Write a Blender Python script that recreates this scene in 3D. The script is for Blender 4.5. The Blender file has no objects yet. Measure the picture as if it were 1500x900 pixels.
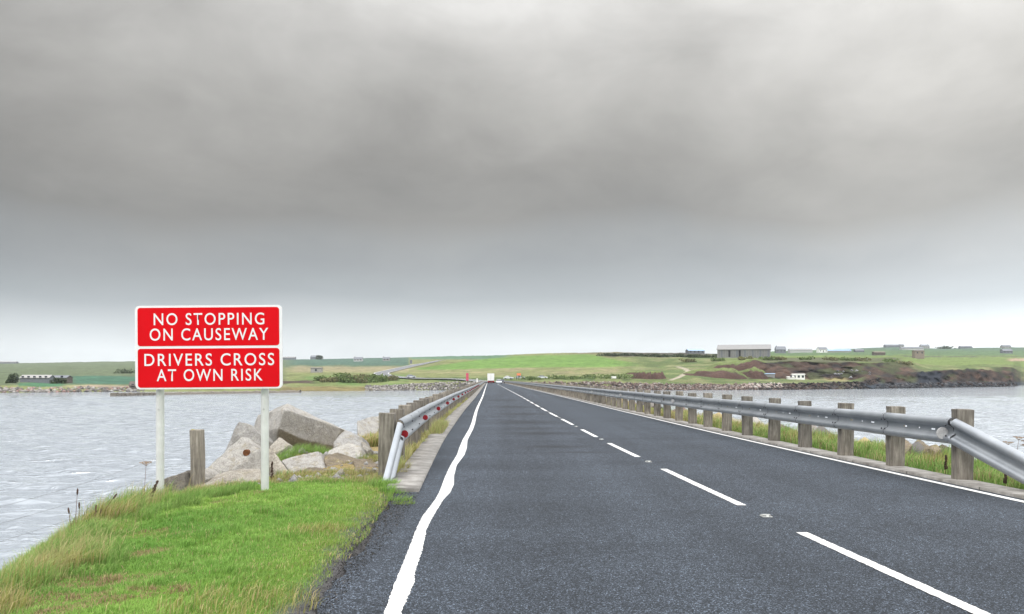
import bpy, bmesh, math, random
import numpy as np
from mathutils import Vector, Matrix, noise as mnoise

random.seed(7)
rng = np.random.default_rng(11)
scene = bpy.context.scene
COL = scene.collection
R = math.radians

# ------------------------------------------------------------------ camera
F, PX0, HY, EYE = 1250.0, 750.0, 556.0, 1.42      # photo focal length (px), principal column, horizon row, eye height
WATER_Z = -3.08

def W(px, py, d):
    """photo pixel + distance -> world point"""
    return Vector(((px - PX0) * d / F, d, EYE - (py - HY) * d / F))

cam = bpy.data.cameras.new('camera')
cam.sensor_width = 36.0
cam.lens = 36.0 * F / 1500.0
cam.shift_y = (HY - 450.0) / 1500.0
cam.clip_start = 0.1
cam.clip_end = 12000
cam_o = bpy.data.objects.new('camera', cam)
COL.objects.link(cam_o)
cam_o.location = (0, 0, EYE)
cam_o.rotation_euler = (R(90), 0, 0)
scene.camera = cam_o

# ------------------------------------------------------------------ object helpers
def tag(o, label=None, cat=None, group=None, kind=None):
    if label: o['label'] = label
    if cat: o['category'] = cat
    if group: o['group'] = group
    if kind: o['kind'] = kind
    return o

def thing(name, label, cat, loc=(0, 0, 0), group=None, rz=0.0):
    o = bpy.data.objects.new(name, None)
    COL.objects.link(o)
    o.empty_display_size = 0.2
    o.location = loc
    o.rotation_euler = (0, 0, rz)
    return tag(o, label, cat, group)

def origin_of(o):
    v = Vector((0, 0, 0))
    while o is not None:
        v += Vector(o.location)
        o = o.parent
    return v

class MB:
    def __init__(s):
        s.v, s.f, s.m, s.c = [], [], [], []
        s.mi = 0
    def face_block(s, vs, fs):
        b = len(s.v)
        s.v.extend([tuple(v) for v in vs])
        for f in fs:
            s.f.append(tuple(b + i for i in f)); s.m.append(s.mi)
    def box(s, lo, hi, mat=None):
        x0, y0, z0 = lo; x1, y1, z1 = hi
        vs = [(x0,y0,z0),(x1,y0,z0),(x1,y1,z0),(x0,y1,z0),(x0,y0,z1),(x1,y0,z1),(x1,y1,z1),(x0,y1,z1)]
        if mat is not None: vs = [mat @ Vector(v) for v in vs]
        s.face_block(vs, [(3,2,1,0),(4,5,6,7),(0,1,5,4),(1,2,6,5),(2,3,7,6),(3,0,4,7)])
    def prism(s, poly, y0, y1, mat=None):
        """polygon in xz (counter-clockwise seen from -y) extruded along y"""
        n = len(poly)
        vs = [(p[0], y0, p[1]) for p in poly] + [(p[0], y1, p[1]) for p in poly]
        if mat is not None: vs = [mat @ Vector(v) for v in vs]
        fs = [tuple(range(n)), tuple(range(2*n-1, n-1, -1))]
        for i in range(n):
            j = (i+1) % n
            fs.append((j, i, n+i, n+j))
        s.face_block(vs, fs)
    def tube(s, pts, radii, n=8, cap=True):
        pts = [Vector(p) for p in pts]
        if not hasattr(radii, '__len__'): radii = [radii]*len(pts)
        rings = []
        for i, p in enumerate(pts):
            a = pts[max(i-1, 0)]; b = pts[min(i+1, len(pts)-1)]
            t = (b-a).normalized()
            ref = Vector((0,0,1)) if abs(t.z) < .9 else Vector((1,0,0))
            u = t.cross(ref).normalized(); w = t.cross(u)
            rings.append([p + (u*math.cos(2*math.pi*k/n) + w*math.sin(2*math.pi*k/n))*radii[i] for k in range(n)])
        vs = [v for r in rings for v in r]
        fs = []
        for i in range(len(pts)-1):
            for k in range(n):
                k2 = (k+1) % n
                fs.append((i*n+k, i*n+k2, (i+1)*n+k2, (i+1)*n+k))
        if cap:
            fs.append(tuple(range(n-1, -1, -1))); fs.append(tuple((len(pts)-1)*n+k for k in range(n)))
        s.face_block(vs, fs)
    def grid(s, rows):
        n = len(rows[0])
        vs = [p for r in rows for p in r]
        fs = [(i*n+j, i*n+j+1, (i+1)*n+j+1, (i+1)*n+j) for i in range(len(rows)-1) for j in range(n-1)]
        s.face_block(vs, fs)
    def build(s, name, mats, parent=None, local=False, smooth=False, angle=None, col=None):
        me = bpy.data.meshes.new(name)
        off = origin_of(parent) if (parent is not None and not local) else Vector((0,0,0))
        me.from_pydata([(v[0]-off.x, v[1]-off.y, v[2]-off.z) for v in s.v], [], s.f)
        if not isinstance(mats, (list, tuple)): mats = [mats]
        for m in mats: me.materials.append(m)
        me.polygons.foreach_set('material_index', s.m)
        if smooth or angle is not None:
            me.polygons.foreach_set('use_smooth', [True]*len(me.polygons))
            if angle is not None:
                me.set_sharp_from_angle(angle=R(angle))
        me.update()
        o = bpy.data.objects.new(name, me)
        COL.objects.link(o)
        if parent is not None: o.parent = parent
        return o

def np_mesh(name, verts, loops, starts, totals, mats, col=None, smooth=False):
    me = bpy.data.meshes.new(name)
    me.vertices.add(len(verts)); me.vertices.foreach_set('co', np.asarray(verts, np.float32).ravel())
    me.loops.add(len(loops)); me.loops.foreach_set('vertex_index', np.asarray(loops, np.int32))
    me.polygons.add(len(starts))
    me.polygons.foreach_set('loop_start', np.asarray(starts, np.int32))
    me.polygons.foreach_set('loop_total', np.asarray(totals, np.int32))
    if smooth: me.polygons.foreach_set('use_smooth', np.ones(len(starts), bool))
    if col is not None:
        at = me.attributes.new('Col', 'FLOAT_COLOR', 'POINT')
        c4 = np.ones((len(verts), 4), np.float32); c4[:, :3] = col
        at.data.foreach_set('color', c4.ravel())
    for m in (mats if isinstance(mats, (list, tuple)) else [mats]): me.materials.append(m)
    me.update(calc_edges=True); me.validate()
    o = bpy.data.objects.new(name, me)
    COL.objects.link(o)
    return o

def grid_mesh(name, P, mats, col=None, smooth=True):
    """P: (rows, cols, 3)"""
    r, c, _ = P.shape
    idx = np.arange(r*c).reshape(r, c)
    q = np.stack([idx[:-1,:-1], idx[:-1,1:], idx[1:,1:], idx[1:,:-1]], -1).reshape(-1, 4)
    n = len(q)
    return np_mesh(name, P.reshape(-1,3), q.ravel(), np.arange(n)*4, np.full(n, 4), mats,
                   None if col is None else col.reshape(-1,3), smooth)

# value noise -----------------------------------------------------------
_tab = np.random.default_rng(5).random((256, 256))
def vnoise(x, y):
    x = np.asarray(x, float); y = np.asarray(y, float)
    xi = np.floor(x).astype(int); yi = np.floor(y).astype(int)
    fx = x - xi; fy = y - yi
    fx = fx*fx*(3-2*fx); fy = fy*fy*(3-2*fy)
    g = lambda a, b: _tab[a & 255, b & 255]
    return (g(xi,yi)*(1-fx)+g(xi+1,yi)*fx)*(1-fy) + (g(xi,yi+1)*(1-fx)+g(xi+1,yi+1)*fx)*fy
def fbm(x, y, o=4):
    s = 0; a = .5; t = 0
    for k in range(o):
        s = s + a*vnoise(np.asarray(x)*2**k + 17.3*k, np.asarray(y)*2**k + 9.1*k); t += a; a *= .5
    return s/t
def sstep(a, b, x):
    t = np.clip((np.asarray(x, float)-a)/(b-a), 0, 1)
    return t*t*(3-2*t)

# ------------------------------------------------------------------ materials
class NT:
    def __init__(s, name):
        s.mat = bpy.data.materials.new(name); s.mat.use_nodes = True
        s.t = s.mat.node_tree; s.t.nodes.clear()
        s.out = s.t.nodes.new('ShaderNodeOutputMaterial')
        s.p = s.t.nodes.new('ShaderNodeBsdfPrincipled')
        s.t.links.new(s.p.outputs[0], s.out.inputs[0])
    def n(s, typ, **kw):
        nd = s.t.nodes.new('ShaderNode'+typ)
        for k, v in kw.items():
            if k in nd.inputs.keys() if isinstance(k, str) else False: nd.inputs[k].default_value = v
            else: setattr(nd, k, v)
        return nd
    def l(s, a, b): s.t.links.new(a, b)
    def coord(s, kind='Object', scale=(1,1,1)):
        tc = s.t.nodes.new('ShaderNodeTexCoord'); mp = s.t.nodes.new('ShaderNodeMapping')
        mp.inputs['Scale'].default_value = scale
        s.l(tc.outputs[kind], mp.inputs[0]); return mp.outputs[0]
    def world(s, scale=(1,1,1)):
        g = s.t.nodes.new('ShaderNodeNewGeometry'); mp = s.t.nodes.new('ShaderNodeMapping')
        mp.inputs['Scale'].default_value = scale
        s.l(g.outputs['Position'], mp.inputs[0]); return mp.outputs[0]
    def noise(s, vec, scale, detail=4, rough=.55, dist=0):
        nd = s.t.nodes.new('ShaderNodeTexNoise')
        nd.inputs['Scale'].default_value = scale; nd.inputs['Detail'].default_value = detail
        nd.inputs['Roughness'].default_value = rough; nd.inputs['Distortion'].default_value = dist
        s.l(vec, nd.inputs['Vector']); return nd.outputs['Fac']
    def voro(s, vec, scale, out='Distance', feature='F1'):
        nd = s.t.nodes.new('ShaderNodeTexVoronoi'); nd.feature = feature
        nd.inputs['Scale'].default_value = scale
        s.l(vec, nd.inputs['Vector']); return nd.outputs[out]
    def ramp(s, fac, stops, interp='LINEAR'):
        nd = s.t.nodes.new('ShaderNodeValToRGB'); cr = nd.color_ramp; cr.interpolation = interp
        while len(cr.elements) > 1: cr.elements.remove(cr.elements[-1])
        for i, (p, c) in enumerate(stops):
            e = cr.elements[0] if i == 0 else cr.elements.new(p)
            e.position = p
            if not hasattr(c, '__len__'): c = (c, c, c)
            e.color = (*c[:3], 1)
        s.l(fac, nd.inputs[0]); return nd.outputs[0]
    def mix(s, fac, a, b, blend='MIX'):
        nd = s.t.nodes.new('ShaderNodeMix'); nd.data_type = 'RGBA'; nd.blend_type = blend
        for sock, val in ((nd.inputs[0], fac), (nd.inputs[6], a), (nd.inputs[7], b)):
            if isinstance(val, bpy.types.NodeSocket): s.l(val, sock)
            elif hasattr(val, '__len__'): sock.default_value = (*val[:3], 1)
            else: sock.default_value = val
        return nd.outputs[2]
    def math(s, op, a, b=0.0, c=0.0):
        nd = s.t.nodes.new('ShaderNodeMath'); nd.operation = op
        for sock, val in zip(nd.inputs, (a, b, c)):
            if isinstance(val, bpy.types.NodeSocket): s.l(val, sock)
            else: sock.default_value = val
        return nd.outputs[0]
    def bump(s, h, strength=.3, dist=.02, normal=None):
        nd = s.t.nodes.new('ShaderNodeBump')
        nd.inputs['Strength'].default_value = strength; nd.inputs['Distance'].default_value = dist
        s.l(h, nd.inputs['Height'])
        if normal is not None: s.l(normal, nd.inputs['Normal'])
        return nd.outputs[0]
    def set(s, **kw):
        for k, v in kw.items():
            sock = s.p.inputs[k.replace('_', ' ')]
            if isinstance(v, bpy.types.NodeSocket): s.l(v, sock)
            elif hasattr(v, '__len__'): sock.default_value = (*v[:3], 1)
            else: sock.default_value = v
        return s

def simple(name, col, rough=.6, metal=0.0, var=.12, scale=6.0, bump=0.0, spec=.4):
    m = NT(name); v = m.coord('Object')
    f = m.noise(v, scale, 5, .6)
    lo = tuple(c*(1-var) for c in col); hi = tuple(min(1, c*(1+var)) for c in col)
    m.set(Base_Color=m.ramp(f, [(.3, lo), (.7, hi)]), Roughness=rough, Metallic=metal)
    m.p.inputs['Specular IOR Level'].default_value = spec
    if bump: m.set(Normal=m.bump(f, bump, .02))
    return m.mat

def mat_asphalt():
    m = NT('asphalt'); v = m.world()
    sp = m.voro(v, 135, 'Color')
    bw = m.t.nodes.new('ShaderNodeRGBToBW'); m.l(sp, bw.inputs[0])
    grain = m.ramp(bw.outputs[0], [(.0, .010), (.38, .026), (.66, .056), (.86, .20), (1, .42)])
    fine = m.noise(v, 42, 5, .8)
    grain = m.mix(.8, grain, m.ramp(fine, [(.33, .28), (.66, 1.75)]), 'MULTIPLY')
    mid = m.noise(v, 7, 4, .7)
    grain = m.mix(.7, grain, m.ramp(mid, [(.3, .68), (.68, 1.25)]), 'MULTIPLY')
    tint = m.mix(1.0, grain, (.71, .87, 1.11), 'MULTIPLY')
    trk = m.noise(m.world((1.15, .018, 1)), 1.0, 2, .5)
    tint = m.mix(.8, tint, m.ramp(trk, [(.35, .80), (.62, 1.14)]), 'MULTIPLY')
    big = m.noise(m.world((.22, .6, 1)), 1.0, 4, .6)
    tint = m.mix(.8, tint, m.ramp(big, [(.32, .72), (.62, 1.12)]), 'MULTIPLY')
    # damp crossways patches left on the wheel tracks
    pos = m.t.nodes.new('ShaderNodeNewGeometry'); edge = m.noise(m.world((.6, 1.6, 1)), 1.5, 6, .7)
    mask = None
    for (x, y, rx, ry) in ((.95, 18.0, 1.25, .55), (1.35, 16.6, 1.0, .25), (.75, 22.5, 1.3, .9), (.5, 24.8, 1.2, .45), (.45, 28.5, 1.5, 1.4), (.35, 35, 1.5, 1.6), (-.1, 44, 1.5, 2.6), (-.6, 58, 1.5, 3.0)):
        sb = m.t.nodes.new('ShaderNodeVectorMath'); sb.operation = 'SUBTRACT'; m.l(pos.outputs['Position'], sb.inputs[0]); sb.inputs[1].default_value = (x, y, 0)
        dv = m.t.nodes.new('ShaderNodeVectorMath'); dv.operation = 'DIVIDE'; m.l(sb.outputs[0], dv.inputs[0]); dv.inputs[1].default_value = (rx, ry, 1)
        ln = m.t.nodes.new('ShaderNodeVectorMath'); ln.operation = 'LENGTH'; m.l(dv.outputs[0], ln.inputs[0])
        e = m.math('SUBTRACT', 1.0, ln.outputs['Value'])
        mask = e if mask is None else m.math('MAXIMUM', mask, e)
    dmask = m.ramp(m.math('ADD', mask, m.math('MULTIPLY', m.math('SUBTRACT', edge, .5), 1.6)), [(-.25, 0), (.75, 1)])
    tint = m.mix(m.math('MULTIPLY', dmask, .80), tint, (.012, .015, .021))
    m.set(Base_Color=tint, Roughness=m.ramp(dmask, [(0, .7), (1, .6)]))
    m.p.inputs['Specular IOR Level'].default_value = .20
    h = m.math('ADD', bw.outputs[0], m.math('MULTIPLY', fine, 1.6))
    m.set(Normal=m.bump(h, .7, .007))
    return m.mat

def mat_paint():
    m = NT('road_paint'); v = m.world()
    f = m.noise(v, 60, 4, .7); g = m.noise(v, 3.0, 4, .6)
    c = m.ramp(f, [(.26, (.28,.28,.28)), (.37, (.64,.64,.63)), (.8, (.74,.74,.73))])
    c = m.mix(.5, c, m.ramp(g, [(.3, .84), (.6, 1.0)]), 'MULTIPLY')
    m.set(Base_Color=c, Roughness=.6, Normal=m.bump(f, .4, .004))
    return m.mat

def mat_kerb():
    m = NT('kerb_concrete'); v = m.world()
    f = m.noise(v, 3.5, 6, .65); g = m.noise(v, 60, 3, .7)
    c = m.ramp(f, [(.28, (.12,.108,.098)), (.5, (.24,.228,.212)), (.72, (.37,.36,.34))])
    c = m.mix(.6, c, m.ramp(g, [(.3, .72), (.6, 1.12)]), 'MULTIPLY')
    wv = m.t.nodes.new('ShaderNodeSeparateXYZ'); m.l(m.world(), wv.inputs[0])
    fr = m.math('FRACT', m.math('MULTIPLY', wv.outputs[1], 1/1.83))
    joint = m.ramp(fr, [(0, 0.25), (.008, .25), (.012, 1), (.99, 1), (1, .4)])
    c = m.mix(1.0, c, joint, 'MULTIPLY')
    st = m.noise(m.world((.5, 2.4, 1)), 1.5, 3, .5)
    c = m.mix(m.ramp(st, [(.55, 0), (.68, .6)]), c, (.13, .12, .10))
    m.set(Base_Color=c, Roughness=.8, Normal=m.bump(m.math('ADD', f, g), .35, .01))
    return m.mat

def mat_timber():
    m = NT('weathered_timber')
    v = m.coord('Object', (9, 9, .8)); v2 = m.coord('Object')
    info = m.t.nodes.new('ShaderNodeObjectInfo')
    off = m.t.nodes.new('ShaderNodeVectorMath'); off.operation = 'ADD'
    m.l(v, off.inputs[0]); m.l(info.outputs['Location'], off.inputs[1])
    g = m.noise(off.outputs[0], 3.2, 6, .65, .4)
    off2 = m.t.nodes.new('ShaderNodeVectorMath'); off2.operation = 'ADD'
    m.l(v2, off2.inputs[0]); m.l(info.outputs['Location'], off2.inputs[1])
    b = m.noise(off2.outputs[0], 3.0, 4, .6)
    c = m.ramp(g, [(.28, (.085,.077,.066)), (.5, (.20,.187,.168)), (.72, (.34,.325,.30))])
    c = m.mix(.7, c, m.ramp(b, [(.3, .6), (.65, 1.2)]), 'MULTIPLY')
    vr = m.ramp(info.outputs['Random'], [(0, (.78,.76,.74)), (1, (1.15,1.1,1.02))])
    c = m.mix(1.0, c, vr, 'MULTIPLY')
    lich = m.noise(off2.outputs[0], 11, 3, .6)
    c = m.mix(m.ramp(lich, [(.66, 0), (.74, .5)]), c, (.30, .29, .17))
    m.set(Base_Color=c, Roughness=.85, Normal=m.bump(g, .6, .01))
    return m.mat

def mat_galv():
    m = NT('galvanised_steel'); v = m.coord('Object')
    f = m.noise(v, 2.2, 5, .6); g = m.voro(v, 55, 'Color')
    bw = m.t.nodes.new('ShaderNodeRGBToBW'); m.l(g, bw.inputs[0])
    c = m.ramp(f, [(.3, (.29,.315,.345)), (.7, (.40,.425,.455))])
    c = m.mix(.18, c, m.ramp(bw.outputs[0], [(0, .8), (1, 1.15)]), 'MULTIPLY')
    st = m.noise(m.coord('Object', (1, 6, .6)), 2.5, 3, .6)
    c = m.mix(m.ramp(st, [(.6, 0), (.75, .35)]), c, (.30, .29, .28))
    m.set(Base_Color=c, Metallic=.55, Roughness=m.ramp(f, [(.3, .42), (.7, .55)]))
    m.set(Normal=m.bump(m.noise(v, 1.4, 2, .5), .12, .03))
    return m.mat

def mat_concrete(name, base=(.45,.44,.425), warm=(.47,.44,.39), dark=(.25,.24,.225), lichen=.5, pits=True):
    m = NT(name); v = m.world()
    info = m.t.nodes.new('ShaderNodeObjectInfo')
    f = m.noise(v, 1.6, 6, .65); g = m.noise(v, 16, 4, .7); h = m.noise(v, 70, 3, .7)
    c = m.ramp(f, [(.28, dark), (.45, base), (.62, base), (.78, warm)])
    c = m.mix(.75, c, m.ramp(g, [(.3, .7), (.62, 1.14)]), 'MULTIPLY')
    c = m.mix(.75, c, m.ramp(h, [(.36, .45), (.56, 1.1)]), 'MULTIPLY')
    sv = m.noise(m.world((2.2, 2.2, .35)), 2.2, 4, .6)
    c = m.mix(m.ramp(sv, [(.5, 0), (.68, .55)]), c, dark)
    cr = m.voro(m.coord('Object', (1, 1, 1)), 1.7, feature='DISTANCE_TO_EDGE')
    crm = m.math('MULTIPLY', m.ramp(cr, [(.0, .7), (.012, 0)]), m.ramp(f, [(.5, 0), (.6, 1)]))
    c = m.mix(crm, c, (.10, .09, .075))
    c = m.mix(1.0, c, m.ramp(info.outputs['Random'], [(0, (.82,.82,.82)), (.5, (1,.98,.95)), (1, (1.16,1.13,1.07))]), 'MULTIPLY')
    geo = m.t.nodes.new('ShaderNodeNewGeometry'); sx = m.t.nodes.new('ShaderNodeSeparateXYZ')
    m.l(geo.outputs['True Normal'], sx.inputs[0])
    up = m.ramp(sx.outputs[2], [(.35, 0), (.8, 1)])
    ln = m.noise(v, 5.5, 5, .7)
    lm = m.math('MULTIPLY', m.ramp(ln, [(.52, 0), (.62, lichen)]), m.math('ADD', m.math('MULTIPLY', up, .8), .2))
    c = m.mix(lm, c, m.ramp(g, [(.4, (.17,.14,.085)), (.6, (.30,.25,.12))]))
    wl = m.noise(v, 9.0, 3, .6)
    c = m.mix(m.ramp(wl, [(.66, 0), (.70, .55)]), c, (.55, .54, .50))
    pit = m.voro(v, 26)
    c = m.mix(m.ramp(pit, [(.10, .55), (.2, 0)]), c, (.09, .08, .07))
    hh = m.math('ADD', m.math('MULTIPLY', g, 1.2), h)
    m.set(Base_Color=c, Roughness=.9, Normal=m.bump(hh, .9, .03))
    return m.mat

def mat_water():
    m = NT('sea_water')
    n1 = m.noise(m.world((.6, .8, 1)), .5, 3, .5, .4)
    n2 = m.noise(m.world((1.0, 1.5, 1)), 1.0, 4, .55, .5)
    n4 = m.noise(m.world((.9, 1.6, 1)), .62, 3, .5, .8)
    n3 = m.noise(m.world((.03, .06, 1)), 1.0, 3, .5)
    gust = m.ramp(n3, [(.3, .55), (.7, 1.25)])
    chop = m.ramp(n4, [(.50, 0), (.60, .35), (.74, 1)])
    h = m.math('ADD', m.math('MULTIPLY', n1, .14), m.math('MULTIPLY', n2, .12))
    h = m.math('ADD', h, m.math('MULTIPLY', chop, .22))
    h = m.math('MULTIPLY', h, gust)
    m.set(Base_Color=(.30, .335, .375), Roughness=.08, IOR=2.3)
    m.set(Normal=m.bump(h, 1.0, 1.0))
    return m.mat

def mat_attr(name, rough=.9, trans=0.0, nscale=0.0, namt=.3, bump=0.0, bscale=30, bdist=.03, detail2=0.0):
    m = NT(name)
    a = m.t.nodes.new('ShaderNodeAttribute'); a.attribute_name = 'Col'
    c = a.outputs['Color']
    if nscale:
        f = m.noise(m.world(), nscale, 6, .7)
        c = m.mix(1.0, c, m.ramp(f, [(.28, 1-namt), (.72, 1+namt)]), 'MULTIPLY')
    if detail2:
        f2 = m.noise(m.world(), detail2, 5, .7)
        c = m.mix(1.0, c, m.ramp(f2, [(.3, .72), (.7, 1.28)]), 'MULTIPLY')
    m.set(Base_Color=c, Roughness=rough)
    m.p.inputs['Specular IOR Level'].default_value = .2
    if bump: m.set(Normal=m.bump(m.noise(m.world(), bscale, 5, .7), bump, bdist))
    if trans:
        tr = m.t.nodes.new('ShaderNodeBsdfTranslucent'); mx = m.t.nodes.new('ShaderNodeMixShader')
        m.l(c, tr.inputs[0]); mx.inputs[0].default_value = trans
        m.l(m.p.outputs[0], mx.inputs[1]); m.l(tr.outputs[0], mx.inputs[2]); m.l(mx.outputs[0], m.out.inputs[0])
    return m.mat

M = {}
M['asphalt'] = mat_asphalt(); M['paint'] = mat_paint(); M['kerb'] = mat_kerb(); M['timber'] = mat_timber()
M['galv'] = mat_galv(); M['water'] = mat_water()
M['conc'] = mat_concrete('block_concrete')
M['conc_dark'] = mat_concrete('stained_concrete', (.22,.20,.175), (.30,.27,.22), (.09,.08,.07), .3)
M['conc_pale'] = mat_concrete('pale_concrete', (.40,.375,.335), (.46,.41,.33), (.22,.20,.175), .3)
M['mossrock'] = mat_concrete('mossy_rock', (.24,.20,.15), (.32,.26,.14), (.10,.085,.06), .95)
M['ground'] = mat_attr('soil_and_turf', .95, 0, 9.0, .45, .8, 26, .03, 60)
M['blade'] = mat_attr('grass_blades', .65, .35)
M['hill'] = mat_attr('far_land', .95, 0, .16, .28, .9, .8, .6, 1.1)
M['rocks'] = mat_attr('shore_stone', .9, 0, 2.0, .3)
M['leaf'] = mat_attr('leaf_clumps', .75, .25)
M['old_asphalt'] = simple('old_asphalt', (.15,.155,.165), .9, 0, .15, .5)
M['bolt'] = simple('dark_bolt', (.03,.03,.035), .5, .6)
M['lap_shadow'] = simple('lap_shadow_dark', (.05,.05,.055), .6, .5)  # near-black tone giving the rail joints their shadow line
M['red_refl'] = simple('red_reflector', (.30,.012,.02), .35)
M['grey_refl'] = simple('dull_reflector_back', (.50,.50,.50), .6, .1, .25, 30)
M['sign_white'] = simple('sign_white', (.72,.72,.735), .45, 0, .04)
M['sign_red'] = simple('sign_red', (.60,.001,.006), .55, 0, .05, 3)
M['sign_red'].node_tree.nodes['Principled BSDF'].inputs['Specular IOR Level'].default_value = .12
M['sign_post'] = simple('sign_post_grey', (.60,.61,.60), .55, .1, .10, 8)
M['stud'] = simple('stud_casing', (.33,.34,.33), .5, .1, .3, 60)
M['alu'] = simple('aluminium', (.5,.5,.5), .5, .7)
M['white'] = simple('white_paint', (.78,.78,.76), .5, 0, .06)
M['render_grey'] = simple('grey_render', (.42,.42,.42), .8, 0, .12, 1.5)
M['render_pale'] = simple('pale_render', (.30,.295,.285), .8, 0, .10, 1.5)
M['slate'] = simple('slate_roof', (.16,.17,.19), .7, 0, .2, 2)
M['roof_pale'] = simple('pale_sheet_roof', (.235,.232,.23), .6, .1, .08, .6)
M['cladding'] = simple('grey_cladding', (.20,.20,.20), .7, 0, .15, 1.0)
M['blue_sheet'] = simple('blue_sheet_roof', (.28,.40,.55), .6, 0, .1, 1)
M['dark_open'] = simple('dark_opening', (.03,.03,.035), .8)
M['stone'] = simple('field_stone', (.23,.19,.16), .9, 0, .3, 1.5)
M['darkstone'] = simple('dark_stone', (.12,.10,.09), .9, 0, .3, 1.5)
M['glass'] = simple('dark_glass', (.03,.035,.045), .08, 0, .05)
M['tyre'] = simple('tyre_rubber', (.02,.02,.02), .8)
M['car_silver'] = simple('silver_car_paint', (.48,.50,.53), .25, .5, .02)
M['car_pale'] = simple('pale_car_paint', (.66,.70,.74), .25, .2, .02)
M['car_dark'] = simple('dark_car_paint', (.03,.035,.05), .2, .2, .02)
M['lamp_red'] = simple('lamp_red', (.45,.02,.02), .3)
M['lamp_clear'] = simple('lamp_clear', (.75,.75,.72), .15)
M['pink'] = simple('faded_red_board', (.48,.07,.12), .6, 0, .1)
M['orange'] = simple('orange_board', (.75,.22,.10), .6, 0, .1)
M['soil'] = mat_concrete('bare_soil', (.115,.062,.05), (.15,.085,.06), (.06,.035,.03), .12)
M['stalk'] = simple('dry_stalk', (.13,.065,.045), .9)
M['seed'] = simple('seed_head', (.075,.045,.035), .95, 0, .3, 40)
M['umbel'] = simple('dry_umbel', (.30,.21,.15), .95, 0, .3, 40)
M['wire'] = simple('fence_wire', (.12,.12,.12), .6, .5)
M['rust'] = simple('rust_stain', (.16,.06,.02), .9, 0, .5, 14)

# ------------------------------------------------------------------ road geometry
_kd = np.array([-80, -30, 0, 5.16, 9.9, 20, 38, 71, 420.])
_kx = np.array([8.2, 5.05, 3.14, 2.84, 2.56, 2.10, 1.55, .74, -8.86])
_ds = np.arange(-80, 420.01, .25)
_xs = np.interp(_ds, _kd, _kx)
for _w in (17, 17, 17):
    _xs = np.convolve(np.pad(_xs, _w//2, mode='reflect', reflect_type='odd'), np.ones(_w)/_w, 'valid')
def xc(d): return np.interp(d, _ds, _xs)

END = 352.0
def crest_left(d):
    d = np.asarray(d, float)
    return np.interp(d, [-80, 0, 5, 6.6, 7.5, 8.8, 10, 11, 12.3, 13.5, 15, 17, 19, 21, 26], [-2.8, -3.1, -3.45, -3.8, -4.0, -4.4, -4.7, -4.75, -4.55, -4.65, -4.7, -4.6, -3.9, -3.6, -3.35]) * (d < 26) + \
        (xc(d) - 5.25) * (d >= 26)
def crest_right(d): return xc(d) + 5.7
def ground_z(X, Y):
    X = np.asarray(X, float); Y = np.asarray(Y, float)
    rel = X - xc(Y); cl = crest_left(Y); cr = crest_right(Y)
    near = sstep(14, 10.5, Y)
    left_edge = xc(Y) - 4.05
    tl = np.clip((left_edge - X)/np.maximum(left_edge - cl, .2), 0, 1)
    zl = .03*near*np.sin(tl*3.14) - .16*tl**2 - .05*(1-near)*(rel < -4.05)
    zl = zl - .62*np.maximum(cl - X, 0)
    tr = np.clip((rel - 3.85)/1.85, 0, 1)
    zr = .02*np.sin(tr*3.14) - .12*tr**2 - .60*np.maximum(X - cr, 0)
    z = np.where(rel < 0, zl, zr)
    road = (rel > -4.0) & (rel < 3.7)
    b = (fbm(X*1.4+30, Y*1.4+70) - .5)
    amp = np.where(rel < 0, np.clip((left_edge-.25-X)/.6, 0, 1), np.clip((rel-4.0)/.5, 0, 1))
    z = z + b*.14*amp
    z = z + .24*np.exp(-((X+3.85)/.9)**2-((Y-15.4)/.7)**2) + .10*np.exp(-((X+2.6)/.7)**2-((Y-14.0)/.6)**2)
    z = np.where(road, -.06, z)
    return np.maximum(z, -5.0)

# ground of the causeway and verge
us = np.concatenate([np.linspace(-17, -8.6, 16), np.linspace(-8.5, -3.4, 62), np.linspace(-3, 3.4, 6), np.linspace(3.6, 6.6, 34), np.linspace(6.9, 15, 16)])
ys = np.concatenate([np.linspace(-60, 2, 40), np.linspace(2.4, 30, 190), np.geomspace(30.5, END+8, 130)])
U, Y2 = np.meshgrid(us, ys)
X2 = xc(Y2) + U
Z2 = ground_z(X2, Y2)
def ground_col(X, Y):
    rel = X - xc(Y)
    n = fbm(X*.9, Y*.9); n2 = fbm(X*3.1+5, Y*3.1)
    lawn = np.stack([.075+.04*n, .150+.06*n, .026+0*n], -1)
    straw = np.stack([.20+.1*n2, .155+.08*n2, .075+.03*n2], -1)
    rock = np.stack([.17+.1*n2, .145+.08*n2, .11+.05*n2], -1)
    gravel = np.stack([.05+.05*n2, .048+.05*n2, .05+.05*n2], -1)
    wl = (sstep(13.4, 12.4, Y) * (rel < 0) + sstep(28, 18, Y)*(rel > 0))[..., None]
    c = straw*(1-wl) + lawn*wl
    cl = crest_left(Y); cr = crest_right(Y)
    k = np.maximum(sstep(.3, 1.2, cl - X), sstep(.3, 1.2, X - cr))[..., None]
    c = c*(1-k) + rock*k
    g = (sstep(-4.35, -4.1, rel + .3*(n2-.5)) * (rel < 0))[..., None]
    c = c*(1-g) + gravel*g
    return c
tag(grid_mesh('ground', np.stack([X2, Y2, Z2], -1), M['ground'], ground_col(X2, Y2)), kind='structure')

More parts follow.
